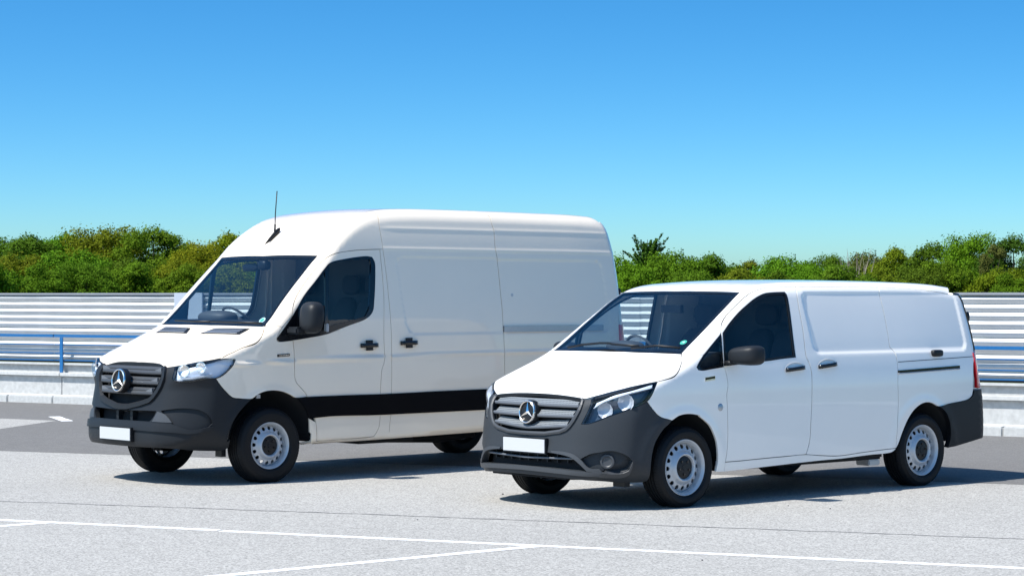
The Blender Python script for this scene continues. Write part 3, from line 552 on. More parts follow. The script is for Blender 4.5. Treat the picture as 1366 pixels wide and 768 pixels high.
def wheel_set(van, spots, R, rim_r, half_w, tread):
    """spots: (x, y of the rim face). rim > tyre, hub cap; all four share their meshes"""
    f = half_w - .012; rr = rim_r
    # disc with a ring of holes
    hol = [(rr * .735 * math.cos(a), rr * .735 * math.sin(a)) for a in [2 * math.pi * i / 16 for i in range(16)]]
    ring = lambda r, n: np.array([(r * math.cos(2 * math.pi * i / n), r * math.sin(2 * math.pi * i / n)) for i in range(n)])
    hs = [np.array([(cx + rr * .082 * math.cos(2 * math.pi * i / 10), cy + rr * .082 * math.sin(2 * math.pi * i / 10)) for i in range(10)]) for cx, cy in hol]
    Q, Tn = cdt(ring(rr * .865, 64), hs + [ring(rr * .62, 48)], rr * .055)
    rho = np.hypot(Q[:, 0], Q[:, 1]) / rr
    yy = np.interp(rho, [.62, .66, .74, .81, .865], [f - .026, f - .030, f - .036, f - .046, f - .060])
    V = [(q[0], y, q[1]) for q, y in zip(Q, yy)]; F = [tuple(t) for t in Tn]
    # hole walls
    ed = {}
    for t in Tn:
        for i in range(3): ed[(t[i], t[(i + 1) % 3])] = 1
    for (i, j) in [e for e in ed if (e[1], e[0]) not in ed]:
        if .6 < rho[i] < .84 :
            k = len(V); V += [(V[i][0], V[i][1] - .008, V[i][2]), (V[j][0], V[j][1] - .008, V[j][2])]; F.append((i, j, k + 1, k))
    # barrel and flange
    prof = [(.862, f - .062), (.880, f - .030), (.892, f - .014), (.92, f - .006), (.932, f - .010), (.945, f - .004), (.985, f + .002), (1.0, f + .000), (1.005, f - .010), (.93, f - .05), (.90, -f)]
    n = 56; k0 = len(V)
    for i in range(n):
        a = 2 * math.pi * i / n
        for r, y in prof: V.append((rr * r * math.cos(a), y, rr * r * math.sin(a)))
    k = len(prof)
    for i in range(n):
        j = (i + 1) % n
        for q in range(k - 1): F.append((k0 + i * k + q, k0 + i * k + q + 1, k0 + j * k + q + 1, k0 + j * k + q))
    for prof in ([(.30, f - .018), (.405, f - .018), (.415, f - .008), (.44, f + .003), (.475, f + .006), (.51, f + .003), (.55, f - .008), (.585, f - .019), (.62, f - .026)],):
        k0 = len(V); k = len(prof); n = 48
        for i in range(n):
            a = 2 * math.pi * i / n
            for r, y in prof: V.append((rr * r * math.cos(a), y, rr * r * math.sin(a)))
        for i in range(n):
            j = (i + 1) % n
            for q in range(k - 1): F.append((k0 + i * k + q, k0 + i * k + q + 1, k0 + j * k + q + 1, k0 + j * k + q))
    me = mesh('wheel', V, F); fix_normals(me)
    for p in me.polygons: p.use_smooth = True
    me.set_sharp_from_angle(angle=math.radians(38))
    rim = link('wheel', me, M['steel'], van)
    hw = half_w
    side = [(rr * .90, f - .03), (rr * .985, f - .006), (rr + .010, f + .004), (rr + .02, hw + .003), (rr + (R - rr) * .45, hw + .008), (rr + (R - rr) * .62, hw + .007), (rr + (R - rr) * .64, hw + .004), (R - .028, hw - .001), (R - .014, hw - .010), (R - .006, hw - .022)]
    gro = []
    for g in tread: gro += [(R, g + .006), (R - .009, g + .004), (R - .009, g - .004), (R, g - .006)]
    prof = side + [(R - .002, hw - .034)] + gro + [(R - .002, -hw + .034)] + [(r, -y) for r, y in side[::-1]]
    ty = lathe('tyre', prof, M['rubber'], rim, 72, smooth_angle=30)
    # sipes: shallow cross cuts round the shoulders, as small raised blocks
    bm = bmesh.new()
    for i in range(84):
        a = 2 * math.pi * (i + .5) / 84
        for sy in (1, -1):
            mt = Matrix.Rotation(-a, 4, 'Y') @ Matrix.Translation((R - .009, sy * (hw - .030), 0)) @ Matrix.Rotation(sy * .5, 4, 'Z') @ Matrix.Diagonal((.016, .034, R * 2 * math.pi / 84 * .74, 1))
            bmesh.ops.create_cube(bm, size=1, matrix=mt)
    tb = from_bm('tread_block', bm); o = link('tread_blocks', tb, M['rubber'], rim); o['kind'] = 'stuff'
    cap = lathe('hub_cap', [(0, f - .004), (rr * .10, f - .004), (rr * .11, f - .008), (rr * .16, f - .008), (rr * .36, f - .012), (rr * .41, f - .016), (rr * .415, f - .03)], M['black'], rim, 32)
    bm = bmesh.new()
    for i in range(5):
        a = 2 * math.pi * i / 5 + .3
        bmesh.ops.create_cone(bm, cap_ends=True, segments=6, radius1=.011, radius2=.011, depth=.016, matrix=Matrix.Rotation(-a, 4, 'Y') @ Matrix.Translation((rr * .245, f - .010, 0)) @ Matrix.Rotation(math.pi / 2, 4, 'X'))
    link('wheel_bolts', from_bm('wheel_bolts', bm), M['gloss_black'], rim)
    drum = lathe('brake_drum', [(0, f - .05), (rr * .60, f - .05), (rr * .64, f - .06), (rr * .64, -f)], M['void'], rim, 24)
    first = True
    for (x, y) in spots:
        o = rim
        if not first:
            o = rim.copy(); COL.objects.link(o); o.parent = van
            for ch in [c for c in rim.children]:
                d = ch.copy(); COL.objects.link(d); d.parent = o
        first = False
        yy = abs(y) - f
        o.location = (x, (yy if y > 0 else -yy) * (-1 if FLIP else 1), R - .004)
        o.rotation_euler = (0, rng.uniform(0, 6), 0 if y > 0 else math.pi)
def star(name, c, R, m, parent, axis=(-1, 0, .12)):
    """three pointed star in a ring"""
    ax = np.array(axis, float); ax /= np.linalg.norm(ax); up = np.array([0, 0, 1.]); a = np.cross(up, ax); a /= np.linalg.norm(a); b = np.cross(ax, a); c = np.array(c)
    base = lathe_dir('emblem', c, axis, [(0, .008), (R * .93, .008), (R * 1.04, .002), (R * 1.08, -.012), (R * 1.08, -.05)], M['black'], parent)
    lathe_dir('emblem_ring', c, axis, [(R * .86, .010), (R * .88, .020), (R * .94, .024), (R * 1.0, .020), (R * 1.02, .008)], m, base)
    V = [c + ax * .026]; F = []
    for i in range(3):
        w = math.pi / 2 + 2 * math.pi * i / 3; e = a * math.cos(w) + b * math.sin(w); w2 = w + math.pi / 3; e2 = a * math.cos(w2) + b * math.sin(w2)
        V.append(c + e * R * .92 + ax * .018); V.append(c + e2 * R * .17 + ax * .011)
    for i in range(3):
        t, v0, v1 = 1 + 2 * i, 1 + 2 * ((i - 1) % 3) + 1, 2 + 2 * i
        F += [(0, t, v1), (0, v0, t)]
    me = mesh('emblem_star', V, F, False); bm = bmesh.new(); bm.from_mesh(me); bmesh.ops.recalc_face_normals(bm, faces=bm.faces); bm.to_mesh(me); bm.free()
    link('emblem_star', me, m, base)
def number_plate(van, x, z, w=.52, h=.113, tilt=0):
    p = box('number_plate_holder', x - .006, x + .03, -w / 2 - .012, w / 2 + .012, z - h / 2 - .012, z + h / 2 + .010, M['black'], van, .004)
    box('number_plate', x - .012, x - .0055, -w / 2, w / 2, z - h / 2, z + h / 2, M['plate'], p, .002)
def seat(van, x, y, z, w=.48, htop=.62):
    s = blob('seat', (x, y, z), (.26, w / 2, .09), M['seat'], van, 3.5)
    tl = .16
    f = lambda p: np.array([p[0] + p[2] * 2.0 * tl / .12 * .35, p[1] * (1 - .12 * max(p[2], 0)), p[2]])
    blob('backrest', (x + .30, y, z + .05 + htop / 2), (.075, w / 2, htop / 2), M['seat'], s, 3.2, fn=f)
    blob('headrest', (x + .42, y, z + htop + .17), (.05, .13, .10), M['seat'], s, 3)
    return s
def steering(van, c, R, ax):
    s = lathe_dir('steering_wheel', c, ax, [(R - .014, 0), (R, .014), (R + .014, 0), (R, -.014), (R - .014, 0)], M['cabin'], van, 36)
    lathe_dir('wheel_hub', c, ax, [(0, .02), (.06, .02), (.075, 0), (.075, -.02)], M['cabin'], s, 20)
    a = np.array(ax, float); a /= np.linalg.norm(a); sd = np.array([0, 1., 0]); dn = np.cross(a, sd)
    for i, w in enumerate((-.25, math.pi + .25, math.pi / 2)):
        e = sd * math.cos(w) + dn * math.sin(w); e = -e if i == 2 and e[2] > 0 else e
        tube('spoke', [np.array(c) + e * .05, np.array(c) + e * R], .014, M['cabin'], s, 6, up=a)
def cup_handle(van, door, P, skin, L, kind='cup', mirror=True):
    """pull handle over a dished pocket, on both sides"""
    c = np.array(P[1], float); t = np.array(P[2]) - np.array(P[0]); t = t / np.linalg.norm(t)
    for sg in (1, -1):
        cc = c * [1, sg, 1]; tt = t * [1, sg, 1]; nn = np.array([0, sg, .05]); up = np.cross(nn, tt) * sg; up = up if up[2] > 0 else -up
        d = door[0 if sg > 0 else 1]
        if kind == 'cup':
            o = lathe_pocket('handle_pocket', cc - up * .008, tt, up, nn, L * .53, .062, M['paint_cool'], d)
            path = [cc + tt * s * L * .5 + nn * (.030 * (1 - abs(s) ** 4) + .006) for s in np.linspace(-1, 1, 11)]
            V, F = sweep_mesh(path, [(-.013, -.017), (.012, -.019), (.014, .015), (-.012, .017)], up); me = mesh('door_handle', V, F); fix_normals(me); link('door_handle', me, M['gloss_black'], d)
        else:
            lathe_pocket('handle_pocket', cc, tt, up, nn, L * .54, .052, M['paint_warm'], d)
            path = [cc + tt * s * L * .5 + nn * (.034 * (1 - abs(s) ** 3) + .004) for s in np.linspace(-1, 1, 13)]
            V, F = sweep_mesh(path, [(-.013, -.019), (.012, -.021), (.014, .019), (-.012, .020)], up); me = mesh('door_handle', V, F); fix_normals(me); link('door_handle', me, M['gloss_black'], d)
            q = cc + nn * .012; box_dir('handle_recess', q, tt, up, nn, .038, .050, .008, M['black'], d)
def box_dir(name, c, t, u, n, ht, hu, hn, m, parent):
    P = [c + t * a * ht + u * b * hu + n * e * hn for e in (1, -1) for a, b in ((-1, -1), (1, -1), (1, 1), (-1, 1))]; return hexa(name, P, m, parent)
def lathe_pocket(name, c, t, u, n, ra, rb, m, parent):
    V = [c - n * .010]; F = []; N = 28; rings = [(.45, -.012), (.8, -.006), (.95, .0015), (1.02, .003), (1.1, .0005)]
    for r, h in rings:
        for i in range(N):
            w = 2 * math.pi * i / N; V.append(c + t * ra * r * math.cos(w) + u * rb * r * math.sin(w) + n * h)
    for i in range(N): F.append((0, 1 + i, 1 + (i + 1) % N))
    for k in range(len(rings) - 1):
        for i in range(N): a = 1 + k * N + i; b = 1 + k * N + (i + 1) % N; F.append((a, b, b + N, a + N))
    me = mesh(name, V, F); fix_normals(me)
    return link(name, me, m, parent)
def wiper(van, P, lift):
    P = np.array(P, float) + np.array(lift)
    tube('wiper', P, .011, M['black'], van, 6)
def bowed_bar(skin, y0, y1, zf, prof, off, n=24):
    ys = np.linspace(y0, y1, n); P = onskin(skin, (-1, 0, 0), np.array([(-.9, y, zf(y)) for y in ys])); P[:, 0] += off
    return P
def arch_liner(van, x, z, r, y0, y1, m):
    for sg in (1, -1):
        V = []; F = []; n = 20
        for i in range(n + 1):
            a = .08 + (math.pi - .16) * i / n
            for y in (y0, y1): V.append((x + r * math.cos(a), sg * y, z + r * math.sin(a)))
        for i in range(n): F.append((2 * i, 2 * i + 1, 2 * i + 3, 2 * i + 2))
        k = len(V); V.append((x, sg * y0, z))
        for i in range(n): F.append((2 * i, 2 * i + 2, k))
        link('wheel_arch_liner', mesh('wheel_arch_liner', V, F), m, van)
def shift(P, d): return np.asarray(P, float) + np.array(d)
# ---------------------------------------------------------------- the lower van
FLIP = True
sk = PanelVan(); K = {k: np.array(v) for k, v in TV.items()}
van = thing('panel_van', 'lower white panel van with grey bumper, parked at the right before the taller van', 'van', (.8053, 19.1767, 0), .7198, 'vans parked on the car park')
PT = M['paint_cool']
SIDE = (0, 1, .05); FRONT = (-1, 0, 0); TOP = (0, 0, 1); WS = (-.62, 0, .78); CANT = (-.12, .72, .68)
ce = lambda p: np.array([[p[0] - .004, 0, p[2]]])
half = cat3(ce(K['grtop'][0]), K['grtop'][1:], K['hltop'][::-1][:], K['hg2'], K['hrear'], ce(K['hrear'][-1]))
panel('hood', PT, van, sk, sym(half), (-.25, 0, 1), .05, gap=.004)
ws_half = cat3(ce(K['hrear'][-1]), K['hrear'][::-1], K['wsedge'], K['wstop'][1:], ce(K['wstop'][-1]))
wsf = panel('windscreen_frame', M['gloss_black'], van, sk, sym(ws_half), WS, .06, gap=.003, depth=.02, off=-.003, ring=.035)
panel('windscreen', M['glass'], van, sk, sym(ws_half), WS, .06, gap=.02, depth=0, off=-.006)
# fenders
fo = cat3(K['hg2'][0:1], K['hg2'][1:], K['fseam'][1:], K['tri'][6:7], K['tri'][5:0:-1], K['tri'][0:1], K['fdgap'][::-1], K['archR'][::-1], K['bumpfend'][::-1][1:], K['hlrear'][:-1])
fen = both('fender', PT, van, sk, fo, (-.35, 1, .15), .028, gap=.002)
# quarter glass
both('quarter_window_frame', M['gloss_black'], van, sk, K['tri'], SIDE, .04, gap=.002, depth=.02, ring=.018)
both('quarter_window_pane', M['dark_glass'], van, sk, K['tri'], SIDE, .05, gap=.012, depth=0, off=-.004)
# pillar and cantrail, one piece with the roof edge
def rt(x, y): return onskin(sk, TOP, [(x, y, 1.9)])[0]
rl = np.array([rt(x, y) for x, y in ((1.15, .675), (1.4, .668), (1.9, .662), (2.6, .655), (3.3, .645), (3.7, .63), (3.85, .615), (3.93, .60))])
po = cat3(K['fseam'], K['tri'][6:], K['dtop'][1:], K['stop'][1:], K['qtop'][1:], rl[::-1], K['wsedge'][::-1])
both('roof_rail', PT, van, sk, po, CANT, .04, gap=0.0015, depth=.015)
rh = cat3(ce(K['wstop'][-1]), K['wstop'][::-1], K['wsedge'][-1:], rl, [(3.98, .3, 1.84), (4.0, 0, 1.845)])
panel('roof', PT, van, sk, sym(rh), TOP, .07, gap=.0, depth=.015)
# doors
do = cat3(K['tri'][0:1], K['tri'][-1:], K['dtop'][1:], K['drear'][1:], K['dbot'][1:], K['fdgap'][3:])
door = both('front_door', PT, van, sk, do, SIDE, .04, holes=[K['dwin']], gap=.005, hgap=.0)
for i, mir in enumerate((False, True)):
    panel('window_frame', M['black'], door[i], sk, K['dwin'], SIDE, .04, gap=.001, depth=.025, off=.001, ring=.022, mirror=mir)
    panel('window_pane', M['dark_glass'], door[i], sk, K['dwin'], SIDE, .05, gap=.015, depth=0, off=-.008, mirror=mir)
    panel('door_lining', M['cabin'], door[i], sk, cat3([K['fdgap'][3]], [K['fdgap'][-1]], K['dwin'][0:1], K['dwin'][-4:][::-1], K['drear'][6:], K['dbot'][1:]), SIDE, .09, gap=.03, depth=0, off=-.09, mirror=mir)
so = cat3(K['stop'], K['srear'][1:], K['sbot'][1:], K['drear'][::-1][1:])
slid = both('sliding_door', PT, van, sk, so, SIDE, .024, gap=.0045)
qo = cat3(K['qtop'], K['qrear'][::-1], K['qbump'][::-1], K['archQ'][::-1][1:], K['srear'][::-1][1:])
quar = both('rear_side_panel', PT, van, sk, qo, (.0, 1, .05), .024, gap=.003)
sl = cat3(K['sill'], K['sbot'], K['dbot'][1:], K['fdgap'][0:1])
both('sill', PT, van, sk, sl, (0, 1, 0), .05, gap=.002, depth=.10)
# front bumper: one moulding right round the nose
grc = [(-.905, 0, .612)]
bo = cat3(grc, K['grside'][::-1], K['grtop'][-1:], K['hlinner'][0:], K['hllow'], K['bumpfend'][1:], K['archF'], K['bumpbot'], ce(K['bumpbot'][-1]))
inh = cat3([(-.935, 0, K['intake'][1][2] + .002)], K['intake'][1:6], ce(K['intake'][5]))
CY = ('cyl', .35, -1)
panel('front_bumper', M['bumper'], van, sk, sym(bo), CY, .03, holes=[sym(inh), K['fog'], K['fog'] * [1, -1, 1]], gap=.002, depth=.05)
bump = [o for o in van.children if o.name.startswith('front_bumper')][0]
for mir in (False, True):
    panel('fog_recess', M['bumper'], bump, sk, K['fog'], CY, .03, gap=-.004, depth=0, off=-.045, mirror=mir)
    fl = K['foglamp'][0]; fl = fl * [1, -1 if mir else 1, 1]; ax = np.array([-.80, .6 * (-1 if mir else 1), 0])
    lathe_dir('fog_lamp_blank', fl - ax * .045, ax, [(0, .012), (.035, .013), (.045, .022), (.058, .020), (.062, 0)], M['plastic_mid'], bump, 28)
panel('intake_backing', M['void'], bump, sk, sym(inh), FRONT, .08, gap=-.02, depth=0, off=-.09)
for k, (zz, hw) in enumerate(((.462, .50), (.412, .55))):
    P = bowed_bar(sk, -hw, hw, lambda y: zz + .012 * (abs(y) / .5), None, .035)
    V, F = sweep_mesh(P, [(-.012, -.007), (.05, -.010), (.05, .006), (-.012, .009)]); me = mesh('intake_bar', V, F); fix_normals(me); link('intake_bar', me, M['satin'], bump)
for y in np.linspace(-.45, .45, 9):
    p = onskin(sk, FRONT, [(-.9, y, .44)])[0]; box('intake_divider', p[0] + .05, p[0] + .085, y - .006, y + .006, .385, .51, M['plastic'], bump)
tp = cat3(K['itop'], K['lip'][5:6], K['intake'][4:0:-1])
for mir in (False, True): panel('intake_trim', M['plastic_mid'], bump, sk, tp, CY, .03, gap=0, depth=.02, off=.010, mirror=mir)
li = cat3(ce(K['lip'][0]), K['lip'], shift(K['lip'][::-1], (0, 0, -.035)), ce(K['lip'][0] - [0, 0, .035]))
panel('bumper_lip', M['plastic_mid'], bump, sk, sym(li), CY, .03, gap=0, depth=.03, off=.014)
# grille
gh = cat3(ce(K['grtop'][0]), K['grtop'], K['grside'], grc)
gb = panel('grille', M['void'], van, sk, sym(gh), FRONT, .08, gap=-.02, depth=0, off=-.075)
for zc, hw, dz, rise in ((.880, .525, .021, .0), (.793, .505, .020, .004), (.690, .46, .020, .034)):
    P = bowed_bar(sk, -hw, hw, lambda y: zc - .028 + rise * (abs(y) / .5) ** 1.2, None, .012, 30)
    V, F = sweep_mesh(P, [(-.008, -.012), (-.013, .0), (-.010, .012), (.05, .016), (.05, -.014)]); me = mesh('grille_slat', V, F, False); fix_normals(me); s_ = link('grille_slat', me, M['satin'], gb)
    P = bowed_bar(sk, -hw + .02, hw - .02, lambda y: zc - .012 + rise * (abs(y) / .5) ** 1.2, None, .014, 30)
    V, F = sweep_mesh(P, [(-.006, -.004), (.040, .036), (.046, .034), (.0, -.006)]); me = mesh('perforated_insert', V, F, False); fix_normals(me); link('perforated_insert', me, M['perf'], gb)
fr = cat3(K['grtop'][-1:], K['grside'][:-1])
V, F = sweep_mesh(cat3(fr, [(-.912, .05, .617), (-.912, -.05, .617)], fr[::-1] * [1, -1, 1]) + np.array([-.004, 0, 0]), [(-.014, -.010), (.014, -.010), (.016, .008), (.0, .014), (-.016, .008)], (-1, 0, .1)); me = mesh('grille_surround', V, F, False); fix_normals(me); link('grille_surround', me, M['plastic_mid'], gb)
V, F = sweep_mesh(cat3(K['grtop'][::-1] * [1, -1, 1], K['grtop'])[:] + np.array([.012, 0, -.014]), [(-.02, -.012), (.02, -.012), (.02, .012), (-.02, .012)]); me = mesh('grille_top_seal', V, F, False); fix_normals(me); link('grille_top_seal', me, M['black'], gb)
star('emblem', (-.890, 0, .790), .096, M['chrome'], van)
number_plate(van, -.932, .516)
# headlights
ho = cat3(K['hlinner'], K['hllow'], K['hlrear'], K['hltop'])
DI = (-.75, .65, .12)
for mir in (False, True):
    g = -1 if mir else 1
    hl = panel('headlight', M['headbowl'], van, sk, ho, DI, .03, gap=.004, depth=-.055, off=-.06, mirror=mir)
    panel('headlight_lens', M['lens'], hl, sk, ho, DI, .03, gap=.003, depth=.004, off=.001, mirror=mir)
    panel('headlight_seal', M['gloss_black'], hl, sk, ho, DI, .03, gap=.0005, depth=.02, off=-.002, mirror=mir, ring=.009)
    panel('light_guide', M['lampwhite'], hl, sk, K['drl'], DI, .03, gap=.001, depth=.03, off=-.008, mirror=mir)
    V, F = sweep_mesh(shift(K['drl'][0:1].repeat(1, 0), 0) if False else cat3(K['drl'][0], K['drl'][9], K['drl'][8], K['drl'][7], K['drl'][6]) * [1, g, 1] + np.array([.012, -g * .010, 0]), circ(.006, 6)); me = mesh('light_guide_trim', V, F); fix_normals(me); link('light_guide_trim', me, M['lampchrome'], hl)
    for c, r in ((K['refl'][0], .066), (K['refl'][1], .070), (K['refl'][2], .05)):
        ax = np.array([-.86, .42 * g, .05]); cc = c * [1, g, 1] - ax * .062
        if r == .05: continue
        lathe_dir('reflector', cc, ax, [(0, .008), (r * .30, .009), (r * .62, .016), (r * .95, .030), (r * 1.02, .032)], M['lampchrome'], hl, 11, 2)
    # tail lamps
    to = cat3(K['qrear'][0:6], shift(K['qrear'][5::-1], (.14, -.02, 0)))
    tl = np.array([(3.955, .905, .885), (3.965, .905, 1.05), (3.955, .90, 1.22), (4.10, .86, 1.24), (4.13, .87, 1.05), (4.13, .88, .875)])
    panel('tail_lamp', M['red_lens'], van, sk, tl, (.55, .83, 0), .04, gap=.003, depth=.03, off=.010, mirror=mir)
# rear bumper and tailgate
rb = cat3(K['archB'], K['rbbot'], [(4.0, .90, .40), (4.10, .82, .42), (4.20, .5, .42), (4.23, 0, .42)], [(4.22, 0, .86), (4.18, .5, .86), (4.08, .85, .87)], K['qbump'][::-1])
def symr(h):                      # closes a half outline that starts away from the centre
    return h
CYR = ('cyl', 3.0, 1)
for mir in (False, True): panel('rear_bumper', M['black'], van, sk, rb, CYR, .04, gap=.002, depth=.05, off=.012, mirror=mir)
tg = np.array([(4.2, 0, .88), (4.2, .82, .88), (4.2, .83, 1.22), (4.05, .80, 1.55), (4.02, .70, 1.78), (4.0, .4, 1.83), (4.0, 0, 1.84)])
tgo = panel('tailgate', PT, van, sk, sym(tg), (1, 0, 0), .06, gap=.004)
for mir in (False, True):
    eo = cat3(K['qrear'][7:], [(4.05, .60, 1.80), (4.12, .66, 1.6), (4.16, .72, 1.25), (4.02, .86, 1.235)])
    panel('tailgate_trim', M['gloss_black'], van, sk, eo, (.6, .8, .1), .04, gap=.002, depth=.03, off=.012, mirror=mir)
for sg in (1, -1): blob('tailgate_hinge', (4.015, .80 * sg, 1.56), (.03, .03, .05), M['black'], van, 3, 12, 8)
# side details
cup_handle(van, door, K['handle1'], sk, .235); cup_handle(van, slid, K['handle2'], sk, .235)
for sg, q in ((1, quar[0]), (-1, quar[1])):
    a, b = K['track']; P = [(x, y * sg, z) for x, y, z in onskin(sk, SIDE, np.linspace(a, b, 8))]
    V, F = sweep_mesh(np.array(P) + [0, .003 * sg, 0], [(-.006, -.016), (.006, -.016), (.006, .016), (-.006, .016)]); me = mesh('door_track', V, F, False); fix_normals(me); link('door_track', me, M['gloss_black'], q)
    V, F = sweep_mesh(np.array(P) + [0, .006 * sg, -.012], circ(.006, 6)); me = mesh('track_edge', V, F); fix_normals(me); link('track_edge', me, M['alu'], q)
    a, b = K['line']; P = [(x, y * sg, z) for x, y, z in onskin(sk, SIDE, np.linspace(a, b, 8))]
    V, F = sweep_mesh(np.array(P), [(-.0015, -.003), (.001, -.003), (.001, .003), (-.0015, .003)]); me = mesh('panel_joint', V, F, False); fix_normals(me); link('panel_joint', me, M['void'], q)
    c = K['lock'].mean(0) * [1, sg, 1]; blob('door_bracket', c + [0, .012 * sg, 0], (.075, .028, .032), M['black'], q, 4, 16, 10)
    f = fen[0 if sg > 0 else 1]; c = K['badge'].mean(0) * [1, sg, 1]; t = (K['badge'][1] - K['badge'][0]) * [1, sg, 1]; t /= np.linalg.norm(t)
    box_dir('side_badge', c + [0, .003 * sg, 0], t, np.array([0, 0, 1.]), np.array([0, sg, 0.]), .062, .017, .003, M['chrome'], f)
    box_dir('badge_inlay', c + [0, .0065 * sg, .004], t, np.array([0, 0, 1.]), np.array([0, sg, 0.]), .058, .009, .001, M['gloss_black'], f)
    c = K['rep'][0] * [1, sg, 1]; lathe_dir('side_cap', c, (0, sg, .03), [(0, .004), (.026, .004), (.032, .001), (.032, -.004)], M['alu'], f, 20)
# mirrors
for sg in (1, -1):
    d = door[0 if sg > 0 else 1]
    mf = lambda p: np.array([p[0] * (1 if p[0] < 0 else .45) + .12 * p[1] * sg * (1 if p[0] < 0 else 1), p[1], p[2] * (.90 + .12 * p[1] * sg) + .06 * p[1] * sg])
    s_ = blob('door_mirror', (.615, 1.115 * sg, 1.258), (.135, .150, .090), M['plastic'], van, 3.3, 32, 20, mf)
    box('mirror_glass', .675, .681, min(1.0 * sg, 1.23 * sg), max(1.0 * sg, 1.23 * sg), 1.20, 1.325, M['mirror'], s_)
    V, F = sweep_mesh([(.53, .93 * sg, 1.19), (.55, .98 * sg, 1.195), (.59, 1.05 * sg, 1.205)], [(-.05, -.022), (.05, -.022), (.04, .022), (-.04, .022)]); me = mesh('mirror_arm', V, F); fix_normals(me); link('mirror_arm', me, M['black'], s_)
for i, Pw in enumerate((cat3(K['wip'][6:], K['wip'][0:3]), K['wip'][3:6])):
    Pw = Pw[Pw[:, 1].argsort()]; wiper(van, Pw, (-.03, 0, .022))
panel('cowl', M['black'], van, sk, sym(cat3([(-.005, 0, 1.262)], shift(K['hrear'][::-1], (-.03, 0, -.012)), shift(K['wsedge'][0:1], (-.02, 0, -.01)), shift(K['wsedge'][0:1], (.06, -.02, .04)), shift(K['hrear'], (.07, 0, .04)), [(.10, 0, 1.31)])), WS, .06, gap=0, depth=.01, off=-.012)
sp = onskin(sk, WS, shift(K['sticker'], 0))[0]; nn = sk.normal(sp[None])[0]
lathe_dir('windscreen_sticker', sp - nn * .012, nn, [(0, .002), (.032, .002)], M['green'], van, 24)
box_dir('sticker_print', sp - nn * .0085, np.array([.15, -.95, .05]), np.array([.6, 0, .77]), nn, .017, .006, .0004, M['pale'], van)
# cabin
wheel_set(van, [(.03, .937), (.03, -.937), (3.172, .937), (3.172, -.937)], .336, .236, .112, (.05, .017, -.017, -.05))
arch_liner(van, .02, .36, .445, .60, .935, M['void']); arch_liner(van, 3.17, .36, .445, .60, .93, M['void'])
und = box('underbody', .5, 2.70, -.86, .86, .27, .46, M['void'], van, .02); box('front_subframe', -.72, .45, -.58, .58, .25, .7, M['void'], van, .02); box('rear_floor', 2.7, 4.05, -.58, .58, .36, .62, M['void'], van, .02)
tube('exhaust', [(2.3, -.45, .22), (2.75, -.5, .20), (2.9, -.5, .24)], .035, M['alu'], van); box('jacking_bracket', 2.50, 2.66, .70, .86, .215, .27, M['alu'], van, .01)
P8 = [(-.885, -.46), (-.885, .46), (-.50, .82), (-.50, -.82)]; hexa('light_block_tray', [(x, y, .262) for x, y in P8] + [(x, y, .250) for x, y in P8], M['void'], van)  # added dark plate: keeps sun from falling through the hollow nose
box('mud_guard', -.50, -.44, .62, .76, .185, .25, M['black'], van)
box('cabin_floor', .5, 1.95, -.86, .86, .46, .50, M['cabin'], van); hexa('bulkhead', [(1.93, y, z) for y, z in ((-.84, .46), (.84, .46), (.70, 1.80), (-.70, 1.80))] + [(1.90, y, z) for y, z in ((-.84, .46), (.84, .46), (.70, 1.80), (-.70, 1.80))], M['cabin'], van); hexa('bulkhead_mid', [(1.945, y, z) for y, z in ((-.86, .6), (.86, .6), (.86, 1.2), (-.86, 1.2))] + [(1.935, y, z) for y, z in ((-.86, .6), (.86, .6), (.86, 1.2), (-.86, 1.2))], M['cabin'], van)
db = np.array([(.19, 1.235), (.40, 1.275), (.62, 1.28), (.74, 1.25), (.80, 1.12), (.80, .75), (.45, .75), (.19, .9)])
V = []; F = []
for y in (-.86, .86): V += [(x, y, z) for x, z in db]
n_ = len(db); F = [(i, (i + 1) % n_, n_ + (i + 1) % n_, n_ + i) for i in range(n_)] + [tuple(range(n_))[::-1], tuple(range(n_, 2 * n_))]
me = mesh('dashboard', V, F, False); fix_normals(me); dash = link('dashboard', me, M['cabin'], van)
blob('instrument_hood', (.68, -.45, 1.30), (.12, .2, .06), M['cabin'], dash, 2.6)
steering(van, (.90, -.46, 1.235), .185, (.9, 0, .45))
for y in (-.47, .30, .62): seat(van, 1.32, y, .80, .50 if y < 0 else .32)
panel('headlining', M['cabin'], van, sk, sym(np.array([(.90, 0, 1.82), (1.0, .62, 1.82), (1.9, .62, 1.86), (1.9, 0, 1.87)])), TOP, .15, gap=0, depth=0, off=-.05)
V, F = sweep_mesh(onskin(sk, WS, [(.72, .12, 1.7), (.72, 0, 1.7), (.72, -.12, 1.7)]) + np.array([.12, 0, -.07]), [(-.02, -.035), (.02, -.035), (.02, .035), (-.02, .035)]); me = mesh('rear_view_mirror', V, F, False); fix_normals(me); link('rear_view_mirror', me, M['black'], van)
# ---------------------------------------------------------------- the tall van
sk = CargoVan(); K = {k: np.array(v) for k, v in TS.items()}
van = thing('panel_van', 'tall white high-roof cargo van with black side stripe and aerial, parked at the left', 'van', (-2.9372, 21.628, 0), .7431, 'vans parked on the car park')
PT = M['paint_warm']; CY = ('cyl', .35, -1)
half = cat3(ce(K['grtop'][0]), K['grtop'][1:], K['hltop'][::-1], K['hg2'], K['hrear'], ce(K['hrear'][-1]))
hood = panel('hood', PT, van, sk, sym(half), (-.4, 0, 1), .05, gap=.004)
ws_half = cat3(ce(K['hrear'][-1]), K['hrear'][::-1], K['wsedge'], K['wstop'][1:-1], ce(K['wstop'][-2]))
panel('windscreen_frame', M['gloss_black'], van, sk, sym(ws_half), WS, .07, gap=.003, depth=.02, off=-.003, ring=.035)
panel('windscreen', M['glass'], van, sk, sym(ws_half), WS, .07, gap=.02, depth=0, off=-.006)
